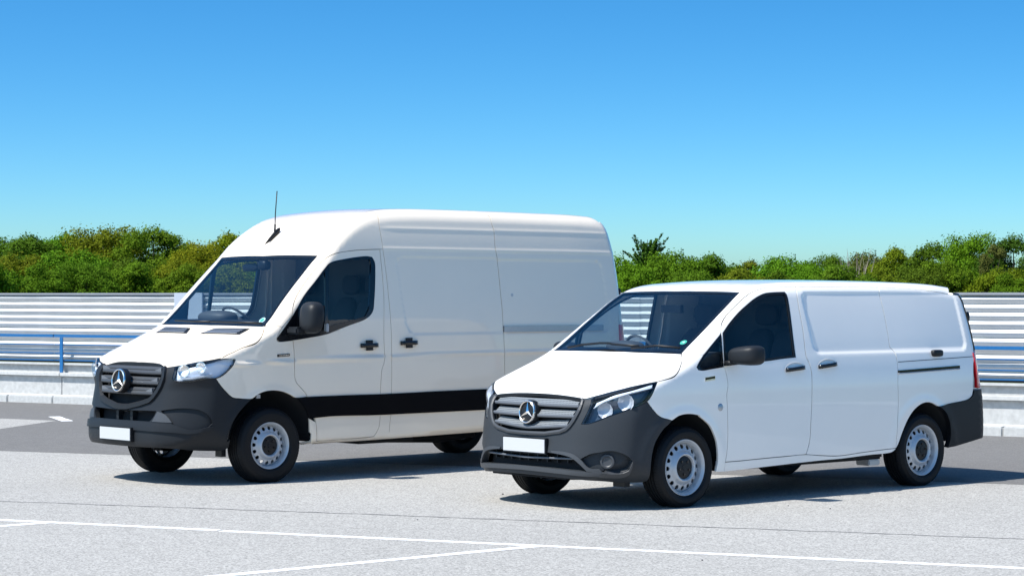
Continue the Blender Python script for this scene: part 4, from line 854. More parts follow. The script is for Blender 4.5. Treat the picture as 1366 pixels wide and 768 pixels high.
fo = cat3(K['hg2'], K['fseam'][1:], K['tri'][1:], K['fdgap'][::-1][1:], K['archA'][::-1], K['bumpfend'][::-1][1:], K['hlrear'])
fen = both('fender', PT, van, sk, fo, (-.35, 1, .15), .035, gap=.002)
def rt(x, y): return onskin(sk, TOP, [(x, y, 2.6)])[0]
rl = np.array([rt(x, y) for x, y in ((1.62, .70), (2.0, .70), (2.9, .70), (3.8, .70), (4.3, .70), (4.48, .68))])
s1 = [p for p in K['seam1'][:4]]
up1 = cat3(K['fseam'], K['dtop'][1:], K['gut'][1:2], K['seam1'][2::-1], [rt(1.36, .70)], [rt(1.2, .70)], K['dome'][3::-1], K['wsedge'][::-1])
CANT2 = (-.25, .80, .55)
both('roof_side', PT, van, sk, up1, CANT2, .04, gap=.0015, depth=.015)
sB = rt(2.76, .70); sA = rt(1.36, .70)
rh = cat3(ce(K['wstop'][-2]), K['wstop'][-2::-1], K['dome'][:4], [rt(1.2, .70), rt(1.36, .70), rt(2.0, .70), rt(2.76, .70), rt(3.6, .70), rt(4.40, .70)], [(4.54, .70, 2.57), (4.60, .4, 2.60), (4.62, 0, 2.61)])
panel('roof', PT, van, sk, sym(rh), (-.35, 0, 1), .07, gap=.0, depth=.015)
do = cat3(K['tri'][-1:], K['tri'][4:5], K['tri'][3:0:-1], K['dtop'][0:], K['drear'][1:], K['dbot'][1:], K['dfront'][1:], K['fdgap'][1:-1])
door = both('front_door', PT, van, sk, do, SIDE, .04, holes=[inset_like(K['dwin'], SIDE, sk, .004)], gap=.0045)
for i, mir in enumerate((False, True)):
    panel('window_frame', M['gloss_black'], door[i], sk, K['dwin'], SIDE, .035, holes=[K['pane'], K['pane2']], gap=.001, depth=.025, off=.002, mirror=mir)
    panel('window_pane', M['dark_glass'], door[i], sk, K['pane'], SIDE, .05, gap=-.008, depth=0, off=-.006, mirror=mir)
    panel('vent_pane', M['dark_glass'], door[i], sk, K['pane2'], SIDE, .05, gap=-.008, depth=0, off=-.006, mirror=mir)
    panel('door_lining', M['cabin'], door[i], sk, cat3(K['fdgap'][2:-1], K['dwin'][0:1], K['dwin'][::-1][0:5], K['drear'][4:], K['dbot'][1:]), SIDE, .10, gap=.03, depth=0, off=-.09, mirror=mir)
pil = cat3(K['gut'][0:2], K['seam1'][4:], K['drear'][::-1][:-1])
both('door_pillar', PT, van, sk, pil, SIDE, .05, gap=.0015)
b2 = [2.95, 1.0, .36]
FL = (0, .93, .36)
so = cat3(sA, rt(1.8, .70), rt(2.3, .70), sB, K['seam2'], [(2.955, 1.0, .80), (2.95, 1.0, .45)], K['seam1'][::-1])
slid = both('cargo_side_panel', PT, van, sk, so, FL, .026, gap=.0045)
z0 = .45
ar = [(3.92 + .50 * math.cos(a), 1.0, .40 + .50 * math.sin(a)) for a in np.linspace(math.pi, 0, 12)]
qo = cat3(sB, K['seam2'], [(2.955, 1.0, .80), (2.95, 1.0, .45)], ar, [(4.62, 1.0, .45), (4.66, 1.0, .8), (4.66, .98, 1.2), (4.66, .97, 1.6), (4.64, .94, 2.0), (4.62, .90, 2.25), (4.58, .85, 2.44), (4.52, .77, 2.56)], rt(4.40, .70), rt(3.9, .70), rt(3.3, .70))
quar = both('rear_side_panel', PT, van, sk, qo, FL, .03, gap=.003)
si = cat3([K['sill'][0]], K['sill'][1:], [(2.95, .98, .36), (3.4, .98, .37), (3.4, 1.0, .45), (2.95, 1.0, .45)], K['seam1'][-1:], K['dbot'], [(.44, 1.0, .44)])
both('sill', PT, van, sk, cat3([(.50, 1.0, .336), (.9, 1.0, .342), (1.6, 1.0, .352), (2.3, 1.0, .362), (3.41, 1.0, .38), (3.41, 1.0, .448), (2.95, 1.0, .448), (1.50, 1.0, .43)], K['dbot']), (0, 1, 0), .05, gap=.002, depth=.05)
both('sill_front', PT, van, sk, cat3(K['archR'][4:5], [(.458, 1.0, .44), (.462, 1.0, .335), (.50, 1.0, .335)], K['dfront'][0:2], [(.424, 1.0, .590)]), SIDE, .04, gap=.001)
# black rubbing strip low on the side
ends = K['archR'][0:3]
st = cat3([(.12, 1.02, .835)] , [K['archA'][-1]], K['stripet'][0:], [(3.40, 1.012, .808), (3.42, 1.01, .60)], K['stripeb'], K['archR'][4:1:-1])
st = cat3(K['archA'][-1], K['stripet'], [(3.36, 1.012, .808), (3.44, 1.01, .60)], K['stripeb'], [(.41, 1.01, .595), (.375, 1.01, .67), (.31, 1.01, .745)])
for mir in (False, True):
    panel('side_strip', M['strip'], door[1 if mir else 0], sk, st, SIDE, .05, gap=.001, depth=.014, off=.012, mirror=mir)
# bumper
grc = [(-1.02, 0, .715)]
bo = cat3(grc, K['grside'][::-1], K['grtop'][-1:], K['hlinner'], K['hllow'], K['bumpfend'][1:], K['archF'], K['bumpbot'][:-2], [(-1.055, .2, .350), (-1.06, 0, .350)])
inh = cat3(ce(K['intake'][0]), K['intake'][1:6], ce(K['intake'][5]))
panel('front_bumper', M['plastic'], van, sk, sym(bo), CY, .032, holes=[sym(inh), K['bowl'], K['bowl'] * [1, -1, 1]], gap=.002, depth=.05)
bump = [o for o in van.children if o.name.startswith('front_bumper')][-1]
panel('intake_backing', M['void'], bump, sk, sym(inh), FRONT, .08, gap=-.02, depth=0, off=-.10)
for y in (0.12, -.12): box('intake_divider', -.99, -.94, y - .02, y + .02, .585, .70, M['plastic'], bump)
for mir in (False, True):
    panel('corner_pocket', M['plastic'], bump, sk, K['bowl'], CY, .03, gap=-.004, depth=-.02, off=-.022, mirror=mir)
    panel('intake_cheek', M['plastic_mid'], bump, sk, K['tripan'], CY, .03, gap=.003, depth=.02, off=.004, mirror=mir)
bl = cat3([(-1.07, 0, .583)], [(-1.05, .35, .585), (-.98, .62, .575)], K['bowl'][7:4:-1], [(-.63, .94, .55), (-.67, .93, .515), (-.82, .84, .488), (-.92, .72, .50), (-1.0, .5, .505), (-1.06, .2, .51), (-1.07, 0, .51)])
panel('bumper_band', M['plastic'], bump, sk, sym(bl), CY, .03, gap=0, depth=.03, off=.016)
number_plate(van, -1.088, .466)
# grille
gh = cat3(ce(K['grtop'][0]), K['grtop'], K['grside'], grc)
gb = panel('grille', M['void'], van, sk, sym(gh), FRONT, .08, gap=-.02, depth=0, off=-.085)
for zc, hw in ((1.052, .505), (.958, .49), (.862, .435)):
    for dz, e in ((.022, -.004), (-.010, -.014)):
        P = bowed_bar(sk, -hw, hw, lambda y: zc + dz, None, .018 + e, 30)
        V, F = sweep_mesh(P, [(.0, -.018), (-.010, -.012), (-.013, -.002), (-.008, .012), (.004, .020), (.05, .026), (.05, -.016)]); me = mesh('grille_slat', V, F, False); fix_normals(me); link('grille_slat', me, M['plastic_mid'], gb)
for sg in (1, -1):
    for zc, hw in ((1.052, .50), (.958, .48), (.862, .43)):
        p = onskin(sk, FRONT, [(-.9, hw * sg, zc)])[0]; hexa('slat_tip', [p + np.array(v) * [1, sg, 1] for v in ((-.006, -.11, .012), (-.010, .0, .040), (-.010, .0, .004), (-.006, -.11, .006), (.02, -.11, .012), (.03, 0, .04), (.03, 0, .004), (.02, -.11, .006))], M['satin'], gb)
V, F = sweep_mesh(cat3(K['grtop'][-1:], K['grside'][:-2], [(-1.016, .10, .722), (-1.018, 0, .718), (-1.016, -.10, .722)], K['grside'][-3::-1] * [1, -1, 1], K['grtop'][-1:] * [1, -1, 1]) + np.array([-.006, 0, 0]), [(-.028, -.012), (.026, -.008), (.026, .014), (-.012, .016)], (-1, 0, .1)); me = mesh('grille_surround', V, F, False); fix_normals(me); link('grille_surround', me, M['plastic'], gb)
V, F = sweep_mesh(cat3(K['grtop'][::-1] * [1, -1, 1], K['grtop']) + np.array([.010, 0, -.016]), [(-.02, -.014), (.02, -.014), (.02, .014), (-.02, .014)]); me = mesh('grille_top_seal', V, F, False); fix_normals(me); link('grille_top_seal', me, M['black'], gb)
star('emblem', (-1.045, 0, .965), .108, M['chrome'], van)
# headlights
ho = cat3(K['hlinner'], K['hllow'], K['hlrear'], K['hltop'])
for mir in (False, True):
    g = -1 if mir else 1
    hl = panel('headlight', M['lampwhite'], van, sk, ho, DI, .03, gap=.004, depth=-.036, off=-.038, mirror=mir)
    panel('headlight_lens', M['lens'], hl, sk, ho, DI, .03, gap=.003, depth=.004, off=.001, mirror=mir)
    panel('headlight_seal', M['gloss_black'], hl, sk, ho, DI, .03, gap=.0005, depth=.02, off=-.002, mirror=mir, ring=.007)
    for q, r in (((-.78, .70, 1.055), .062), ((-.66, .82, 1.085), .055)):
        ax = np.array([-.86, .42 * g, .05]); p = onskin(sk, DI, [q])[0] * [1, g, 1] - ax * .045
        lathe_dir('reflector', p, ax, [(0, -.012), (r * .4, -.008), (r * .75, .004), (r * .96, .022), (r * 1.0, .022)], M['chrome'], hl, 10, 2)
    lo = cat3(K['hllow'][1:6], shift(K['hllow'][5:0:-1], (0, 0, .035)))
    V, F = sweep_mesh(onskin(sk, DI, shift(K['hllow'][1:6], (0, 0, .035))) * [1, g, 1] - np.array([-.02, .02 * g, 0]), [(-.02, -.008), (.02, -.008), (.02, .008), (-.02, .008)]); me = mesh('light_guide', V, F, False); fix_normals(me); link('light_guide', me, M['lampchrome'], hl)
    tl = np.array([(4.63, .97, .95), (4.63, .96, 1.45), (4.78, .90, 1.45), (4.80, .92, .95)])
    panel('tail_lamp', M['red_lens'], van, sk, tl, (.6, .8, 0), .05, gap=.003, depth=.03, off=.01, mirror=mir)
rd = np.array([(4.85, 0, .5), (4.85, .80, .5), (4.8, .82, 1.0), (4.75, .80, 1.8), (4.7, .72, 2.4), (4.66, .4, 2.56), (4.66, 0, 2.58)])
rdo = panel('rear_door', PT, van, sk, rd, (1, 0, 0), .08, gap=.004); panel('rear_door', PT, van, sk, rd, (1, 0, 0), .08, gap=.004, mirror=True)
for mir in (False, True):
    rc = np.array([(4.62, .98, .45), (4.66, .98, .95), (4.66, .975, 1.5), (4.63, .94, 2.0), (4.57, .89, 2.3), (4.50, .80, 2.55), (4.60, .68, 2.56), (4.68, .72, 2.4), (4.76, .80, 1.8), (4.82, .83, 1.0), (4.86, .82, .5)])
    panel('rear_pillar', PT, van, sk, rc, (.62, .78, .1), .05, gap=0, depth=.02, mirror=mir)
    panel('rear_bumper', M['black'], van, sk, np.array([(4.45, 1.0, .45), (4.64, .98, .62), (4.8, .9, .62), (4.9, 0, .62), (4.88, 0, .46), (4.8, .85, .42)]), ('cyl', 3.6, 1), .05, gap=.002, depth=.05, off=.012, mirror=mir)
for sg in (1, -1): blob('door_hinge', (4.735, .905 * sg, 1.80), (.02, .025, .045), M['black'], van, 3, 12, 8)
# side details
cup_handle(van, door, K['handle1'], sk, .21, 'oval'); cup_handle(van, slid, K['handle2'], sk, .21, 'oval')
for sg, q in ((1, quar[0]), (-1, quar[1])):
    P = np.array([(x, 1.0, 1.418) for x in np.linspace(2.95, 4.40, 10)]); P = onskin(sk, SIDE, P) * [1, sg, 1] + [0, .006 * sg, 0]
    V, F = sweep_mesh(P, [(-.012, -.032), (.014, -.032), (.014, -.006), (.004, -.002), (.004, .004), (.014, .008), (.014, .032), (-.012, .032)]); me = mesh('door_rail', V, F, False); fix_normals(me); link('door_rail', me, M['alu'], q)
    lathe_dir('side_dot', onskin(sk, SIDE, K['dot'])[0] * [1, sg, 1], (0, sg, 0), [(0, .003), (.016, .003), (.018, 0)], M['plate'], q, 16)
    f = fen[0 if sg > 0 else 1]; c = K['badge'].mean(0) * [1, sg, 1]; t = (K['badge'][1] - K['badge'][0]) * [1, sg, 1]; t /= np.linalg.norm(t)
    box_dir('side_badge', c + [0, .003 * sg, 0], t, np.array([0, 0, 1.]), np.array([0, sg, 0.]), .072, .012, .003, M['gloss_black'], f)
    for e in np.linspace(-.045, .05, 6): box_dir('badge_mark', c + t * e + [0, .0065 * sg, 0], t, np.array([0, 0, 1.]), np.array([0, sg, 0.]), .006, .004, .0006, M['chrome'], f)
# mirror: tall two-part housing, on the near side only as in the photograph
for sg in (1,):
    d = door[0 if sg > 0 else 1]
    mf = lambda p: np.array([p[0] * (1 if p[0] < 0 else .5) + .10 * p[2] * (1 if p[0] < 0 else 1), p[1], p[2] * (1 - .05 * p[1] * sg)])
    s_ = blob('door_mirror', (.335, 1.20 * sg, 1.555), (.115, .120, .150), M['plastic'], van, 3.2, 32, 22, mf)
    box('mirror_glass', .388, .394, min(1.10 * sg, 1.30 * sg), max(1.10 * sg, 1.30 * sg), 1.43, 1.67, M['mirror'], s_)
    bm = bmesh.new(); bm_box(bm, .16, .33, *sorted((1.0 * sg, 1.17 * sg)), 1.395, 1.468, .018); link('mirror_arm', from_bm('mirror_arm', bm), M['plastic'], s_)
    box('mirror_indicator', .40, .43, *sorted((1.295 * sg, 1.32 * sg)), 1.42, 1.50, M['alu'], s_, .006)
# hood louvres
for sg in (1, -1):
    panel('hood_vent', M['black'], hood, sk, K['vent'] * [1, 1, 1], (-.4, 0, 1), .05, gap=.004, depth=.01, off=.003, mirror=sg < 0)
    a, b, c, d_ = [p * [1, sg, 1] for p in K['vent']]
    for i in range(4):
        t = .16 + i * .22; P = np.linspace(a + (b - a) * t, d_ + (c - d_) * t, 12)[1:-1]; P = onskin(sk, (-.4, 0, 1), P) + np.array([-.003, 0, .008])
        V, F = sweep_mesh(P, [(-.008, -.003), (.008, -.003), (.008, .004), (-.008, .003)], (-.4, 0, 1)); me = mesh('vent_louvre', V, F, False); fix_normals(me); link('vent_louvre', me, M['alu'], hood)
Pw = K['wip']; Pw = Pw[Pw[:, 1].argsort()]; wiper(van, Pw[:3], (-.03, 0, .022)); wiper(van, Pw[2:], (-.03, 0, .024))
panel('cowl', M['black'], van, sk, sym(cat3([(-.095, 0, 1.455)], shift(K['hrear'][::-1], (-.03, 0, -.012)), shift(K['wsedge'][0:1], (-.02, 0, -.01)), shift(K['wsedge'][0:1], (.06, -.02, .05)), shift(K['hrear'], (.07, 0, .06)), [(-.01, 0, 1.53)])), WS, .07, gap=0, depth=.01, off=-.012)
sp = onskin(sk, WS, K['sticker'])[0]; nn = sk.normal(sp[None])[0]
lathe_dir('windscreen_sticker', sp - nn * .012, nn, [(0, .002), (.036, .002)], M['pale'], van, 24)
lathe_dir('sticker_print', sp - nn * .0095, nn, [(0, .002), (.022, .002)], M['green'], van, 20)
# aerial
bp_ = onskin(sk, (-.5, 0, 1), [(.80, -.07, 2.34)])[0]
an = blob('aerial_base', bp_ + np.array([-.01, 0, .018]), (.095, .026, .030), M['black'], van, 2.2, 18, 12, lambda p: np.array([p[0], p[1] * (.55 + .45 * p[0]), p[2] * (1 + .5 * p[0]) + 2.6 * p[0]]))
tube('aerial_mast', [bp_ + np.array([.015, 0, .0]), bp_ + np.array([.020, 0, .14])], .011, M['black'], an, 6, up=(0, 1, 0)); tube('aerial_rod', [bp_ + np.array([.020, 0, .12]), bp_ + np.array([.025, 0, .25]), bp_ + np.array([.045, 0, .475])], .0058, M['black'], an, 6, up=(0, 1, 0))
# cabin and underside
wheel_set(van, [(0, .968), (0, -.968), (3.92, .968), (3.92, -.968)], .354, .222, .118, (.055, .018, -.018, -.055))
arch_liner(van, 0, .39, .50, .60, .985, M['void']); arch_liner(van, 3.92, .40, .50, .60, .985, M['void'])
box('underbody', .5, 3.4, -.93, .93, .36, .55, M['void'], van, .02); box('front_subframe', -.80, .45, -.56, .56, .345, .8, M['void'], van, .02); box('rear_floor', 3.4, 4.75, -.58, .58, .45, .7, M['void'], van, .02)
P8 = [(-1.0, -.45), (-1.0, .45), (-.58, .86), (-.58, -.86)]; hexa('light_block_tray', [(x, y, .365) for x, y in P8] + [(x, y, .350) for x, y in P8], M['void'], van)  # added here too, blocks sunlight leaking through the open bumper shell
box('mud_guard', -.44, -.39, .70, .80, .255, .36, M['black'], van)
box('cargo_step', 1.2, 1.9, -.80, .80, .30, .36, M['void'], van); tube('exhaust', [(1.9, .3, .30), (2.6, .35, .27), (3.1, .35, .30)], .04, M['void'], van)
box('wheel_speed_sensor', -.165, -.12, .96, .975, .80, .835, M['alu'], van)
box('cabin_floor', .5, 1.75, -.93, .93, .60, .64, M['cabin'], van); hexa('bulkhead', [(x, y, z) for x in (1.65, 1.62) for y, z in ((-.93, .6), (.93, .6), (.74, 2.5), (-.74, 2.5))], M['cabin'], van)
db = np.array([(-.02, 1.44), (.20, 1.50), (.42, 1.50), (.52, 1.46), (.60, 1.32), (.62, .95), (.25, .9), (0, 1.1)])
V = []; n_ = len(db)
for y in (-.90, .90): V += [(x, y, z) for x, z in db]
F = [(i, (i + 1) % n_, n_ + (i + 1) % n_, n_ + i) for i in range(n_)] + [tuple(range(n_))[::-1], tuple(range(n_, 2 * n_))]
me = mesh('dashboard', V, F, False); fix_normals(me); dash = link('dashboard', me, M['cabin'], van)
blob('instrument_hood', (.40, -.46, 1.54), (.15, .24, .075), M['cabin'], dash, 2.6)
steering(van, (.66, -.46, 1.50), .20, (.72, 0, .70))
for y in (-.47, .28, .66): seat(van, 1.10, y, 1.06, .50 if y < 0 else .36, .64)
panel('headlining', M['cabin'], van, sk, sym(np.array([(.72, 0, 2.2), (.75, .62, 2.2), (1.6, .62, 2.58), (1.6, 0, 2.6)])), TOP, .15, gap=0, depth=0, off=-.06)
mp_ = onskin(sk, WS, [(.58, .0, 2.1)])[0]
blob('rear_view_mirror', mp_ + np.array([.10, -.28, -.06]), (.03, .13, .04), M['black'], van, 3, 16, 10)
blob('camera_housing', mp_ + np.array([.06, 0, -.04]), (.05, .07, .05), M['black'], van, 3, 16, 10)
FLIP = False
# ---------------------------------------------------------------- ground
def asphalt(name, lo, hi, speck, rough=.9):
    m = bpy.data.materials.new(name); m.use_nodes = True; nt = m.node_tree; b = nt.nodes["Principled BSDF"]; b.inputs["Roughness"].default_value = rough; b.inputs["Specular IOR Level"].default_value = .25
    tc = nd(nt, "ShaderNodeTexCoord")
    def noise(sc, det=3, rg=.6):
        n = nd(nt, "ShaderNodeTexNoise"); n.inputs["Scale"].default_value = sc; n.inputs["Detail"].default_value = det; n.inputs["Roughness"].default_value = rg; nt.links.new(tc.outputs["Object"], n.inputs["Vector"]); return n
    big = noise(.35, 4); mid = noise(6, 4); fine = noise(55, 3, .7)
    vo = nd(nt, "ShaderNodeTexVoronoi"); vo.inputs["Scale"].default_value = 80; nt.links.new(tc.outputs["Object"], vo.inputs["Vector"])
    def mr(src, a, b_, c, d):
        r = nd(nt, "ShaderNodeMapRange"); r.inputs[1].default_value = a; r.inputs[2].default_value = b_; r.inputs[3].default_value = c; r.inputs[4].default_value = d; nt.links.new(src, r.inputs[0]); return r.outputs[0]
    def mul(a, c):
        n = nd(nt, "ShaderNodeMath", operation='MULTIPLY'); nt.links.new(a, n.inputs[0]); nt.links.new(c, n.inputs[1]); return n.outputs[0]
    sep = nd(nt, "ShaderNodeSeparateColor"); nt.links.new(vo.outputs["Color"], sep.inputs[0])
    v = mul(mul(mr(big.outputs[0], .3, .7, .96, 1.03), mr(mid.outputs[0], .3, .7, .97, 1.03)), mul(mr(sep.outputs[0], 0, 1, 1 - speck, 1 + speck), mr(fine.outputs[0], .3, .7, 1 - speck * .8, 1 + speck * .7)))
    mx = nd(nt, "ShaderNodeMix", data_type='RGBA', blend_type='MULTIPLY'); mx.inputs[0].default_value = 1
    cm = nd(nt, "ShaderNodeMix", data_type='RGBA'); cm.inputs[6].default_value = (*lo, 1); cm.inputs[7].default_value = (*hi, 1); nt.links.new(mid.outputs[0], cm.inputs[0])
    nt.links.new(cm.outputs[2], mx.inputs[6]); nt.links.new(v, mx.inputs[7]); nt.links.new(mx.outputs[2], b.inputs["Base Color"])
    bp = nd(nt, "ShaderNodeBump"); bp.inputs["Strength"].default_value = .35; bp.inputs["Distance"].default_value = .006; nt.links.new(fine.outputs[0], bp.inputs["Height"]); nt.links.new(bp.outputs[0], b.inputs["Normal"])
    return m
M['asphalt'] = asphalt('pale_asphalt', (.312, .302, .281), (.346, .335, .313), .32)
M['asphalt_dark'] = asphalt('lane_asphalt', (.132, .128, .122), (.164, .158, .150), .22)
M['concrete'] = grain(mat('concrete', (.42, .42, .41), .9), 14, .12, .3, 90)
M['kerb'] = grain(mat('kerb_concrete', (.48, .48, .465), .9), 20, .10, .3, 120)
M['marking'] = grain(mat('road_paint', (.78, .78, .77), .7), 40, .10, .3, 150)
M['crack'] = mat('joint_filler', (.06, .06, .065), .9)
M['field'] = grain(mat('field_grass', (.07, .10, .03), .95), 3, .25)
def sheet_poly(name, pts, z, m, parent=None, kind='structure'):
    me = bpy.data.meshes.new(name); me.from_pydata([(x, y, z) for x, y in pts], [], [tuple(range(len(pts)))]); 
    if me.polygons[0].normal.z < 0: me.flip_normals()
    o = link(name, me, m, parent)
    if kind: o['kind'] = kind
    return o
KT = np.array([.8526, -.5229]); KN = np.array([.5229, .8526]); K0 = np.array([-8.489, 36.729])    # along the kerb, away from the camera
def kp(s, q): return tuple(K0 + KT * s + KN * q)
sheet_poly('car_park', [(-900, -900), (900, -900), (900, 900), (-900, 900)], 0, M['asphalt'])
A0 = np.array([-5.818, 25.172]); A1 = np.array([4.784, 20.699]); At = (A1 - A0) / np.linalg.norm(A1 - A0)
# lane of darker asphalt between the bays and the kerb, its near edge slightly ragged
near = []
for i, t in enumerate(np.linspace(-60, 40, 160)):
    p = A0 + At * t; near.append((p[0] + rng.uniform(-.012, .012), p[1] + rng.uniform(-.014, .014)))
sheet_poly('lane', near + [kp(45, 0), kp(-90, 0)], .0015, M['asphalt_dark'])
sheet_poly('pale_patch', [(-9.5, 30.6), (-7.333, 31.726), (-6.411, 31.16), (-6.76, 29.247), (-9.5, 27.6)], .0025, M['asphalt'])
# painted bay lines
def stripe(name, a, b, w, z=.0015, n=40):
    a = np.array(a); b = np.array(b); t = (b - a) / np.linalg.norm(b - a); nn = np.array([-t[1], t[0]]) * w / 2; L = []; R = []
    for k in np.linspace(0, 1, n):
        p = a + (b - a) * k; L.append(tuple(p + nn * (1 + rng.uniform(-.08, .08)))); R.append(tuple(p - nn * (1 + rng.uniform(-.08, .08))))
    V = [(x, y, z) for x, y in L + R]; F = [(i, i + 1, n + i + 1, n + i) for i in range(n - 1)]
    me = mesh(name, V, F, False); fix_normals(me); o = link(name, me, M['marking']); o['kind'] = 'structure'
    if me.polygons[0].normal.z < 0: me.flip_normals()
    return o
stripe('bay_line', (-9.0, 19.545), (-2.215, 16.695), .10); stripe('bay_line', (-2.185, 16.645), (7.5, 12.65), .10)
d3 = np.array([.09, 15.589]) - np.array([-1.881, 13.969]); d3 /= np.linalg.norm(d3)
stripe('bay_line', tuple(np.array([.16, 15.62])), tuple(np.array([-1.881, 13.969]) - d3 * 4), .10, .002)
stripe('bay_line', (-3.55, 17.30), tuple(np.array([-3.904, 16.895]) - d3 * 4), .10, .002)
stripe('lane_mark', (-6.66, 32.213), (-6.234, 31.067), .16, .003, 6)
# tar joint across the bays
P = []
for i, (x, y) in enumerate(zip(np.linspace(-9, 8, 150), np.interp(np.linspace(-9, 8, 150), [-9, -4.401, -1.107, 1.965, 3.719, 8], [21.0, 19.044, 17.875, 16.734, 16.091, 14.5]))): P.append((x, y + rng.uniform(-.02, .02), rng.uniform(.008, .022)))
V = [(x, y + w, .0012) for x, y, w in P] + [(x, y - w, .0012) for x, y, w in P]; n_ = len(P)
me = mesh('tar_joint', V, [(i, n_ + i, n_ + i + 1, i + 1) for i in range(n_ - 1)], False); o = link('tar_joint', me, M['crack']); o['kind'] = 'structure'
if me.polygons[0].normal.z < 0: me.flip_normals()
# small loose stones
bm = bmesh.new()
for _ in range(16):
    x, y = rng.uniform(-5, 5), rng.uniform(12.5, 20); r = rng.uniform(.005, .011)
    bmesh.ops.create_icosphere(bm, subdivisions=1, radius=r, matrix=Matrix.Translation((x, y, r * .5)) @ Matrix.Diagonal((1, rng.uniform(.6, 1), .6, 1)))
o = link('loose_stones', from_bm('loose_stones', bm), M['crack']); tag(o, 'small dark stones scattered over the pale asphalt', 'stones', kind='stuff')
# ---------------------------------------------------------------- kerb, low wall, corrugated fence, blue railing: all run along one line
ROT = math.atan2(KT[1], KT[0])
def line_empty(name, label, cat, q, kind=None):
    x, y = kp(0, q); return thing(name, label, cat, (x, y, 0), ROT, None, kind)
def lbox(name, s0, s1, q0, q1, z0, z1, m, parent, bev=0): return box(name, s0, s1, q0, q1, z0, z1, m, parent, bev)
pav = sheet_poly('verge', [kp(-500, .1), kp(500, .1), kp(500, 700), kp(-500, 700)], .06, M['field'])
kb = bpy.data.objects.new('kerb', None); COL.objects.link(kb); x, y = kp(0, 0); kb.location = (x, y, 0); kb.rotation_euler = (0, 0, ROT); kb['kind'] = 'structure'
bm = bmesh.new(); bm_box(bm, 0, .992, 0, .18, -.05, .12, .014); kme = from_bm('kerb_stone', bm); kme.materials.append(M['kerb'])
for i in range(-22, 28):
    o = bpy.data.objects.new('kerb_stone', kme); COL.objects.link(o); o.parent = kb; o.location = (i + .17, rng.uniform(-.004, .004), rng.uniform(-.003, .003))
o = lbox('footway', -40, 40, .18, .62, -.05, .112, M['kerb'], kb)
wl = line_empty('low_wall', 'low pale concrete wall with white ledge running under the corrugated fence', 'wall', 0)
x = -21.7
while x < 26:
    lbox('wall_block', x, x + 2.49, .62, .86, .0, .415 + rng.uniform(-.002, .002), M['concrete'], wl, .006); lbox('ledge', x, x + 2.494, .555, .90, .418, .475, M['kerb'], wl, .008); x += 2.5
lbox('upstand', -22, 27, .76, .84, .47, .60, M['concrete'], wl); lbox('top_rail', -22, 27, .70, .80, .600, .635, M['kerb'], wl, .004)
M['cladding'] = grain(mat('silver_cladding', (.62, .615, .60), .45, .1), 3, .05)
M['cladding_cap'] = grain(mat('cladding_cap', (.30, .31, .33), .5, .3), 5, .06)
M['blue'] = grain(mat('blue_rail_paint', (.005, .115, .31), .5, 0, .2, .2), 30, .06)
fe = line_empty('corrugated_fence', 'long silver corrugated metal fence of horizontal ribs behind the two vans', 'fence', 0)
# one rib: rounded crest with a narrow shaded valley, 0.112 m apart
nr = 10; z0 = .665; pitch = (1.765 - z0) / nr; S0, S1 = -21.0, 24.6; bays = 7; bl = (S1 - S0) / bays
prof = [(.876, 0), (.872, .008), (.846, .040), (.834, .056), (.833, .064), (.840, .074), (.868, .100), (.876, .106), (.878, pitch)]
nseg = 14; V = []; F = []
for i in range(nseg + 1):
    for (q, z) in prof: V.append((bl * i / nseg * .9995, q + .0025 * math.sin(i * 2.1 + z * 30), z))
k = len(prof)
for i in range(nseg):
    for a in range(k - 1): F.append((i * k + a, (i + 1) * k + a, (i + 1) * k + a + 1, i * k + a + 1))
sme = mesh('slat', V, F); fix_normals(sme); sme.materials.append(M['cladding'])
if sme.polygons[3].normal.y > 0: sme.flip_normals()
for b_ in range(bays):
    for r in range(nr):
        o = bpy.data.objects.new('slat', sme); COL.objects.link(o); o.parent = fe; o.location = (S0 + b_ * bl, 0, z0 + r * pitch); o.rotation_euler = (rng.uniform(-.004, .004), 0, 0)
    lbox('post', S0 + b_ * bl - .05, S0 + b_ * bl + .05, .90, 1.0, .4, 1.76, M['cladding_cap'], fe)
lbox('cap', S0, S1, .815, .93, 1.765, 1.80, M['cladding_cap'], fe, .004); lbox('bottom_trim', S0, S1, .83, .89, .640, .664, M['black'], fe)
dx = (251 - 683) / 2954.6; Q0 = K0 + KN * .78; cs = float((dx * Q0[1] - Q0[0]) / (KT[0] - dx * KT[1]))
lbox('cover_plate', cs - .29, cs + .29, .775, .81, .64, 1.803, M['panel_grey'], fe, .004)
ra = line_empty('blue_railing', 'bright blue metal railing of four rails in front of the corrugated fence', 'railing', 0)
for zc, h in ((1.085, .024), (.940, .0095), (.800, .0095), (.680, .0095)): 
    for (a, b_) in ((-21, .535), (.55, 24.6)): lbox('rail', a, b_, .70 if h < .02 else .685, .72 if h < .02 else .735, zc - h, zc + h, M['blue'], ra, .004)
dx = (82 - 683) / 2954.6; Q0 = K0 + KN * .68; ps = float((dx * Q0[1] - Q0[0]) / (KT[0] - dx * KT[1]))
for i in range(-9, 9):
    s_ = ps + i * 2.15
    if -20.9 < s_ < 24.5: lbox('post', s_ - .035, s_ + .035, .672, .690, .476, 1.06, M['blue'], ra, .003)
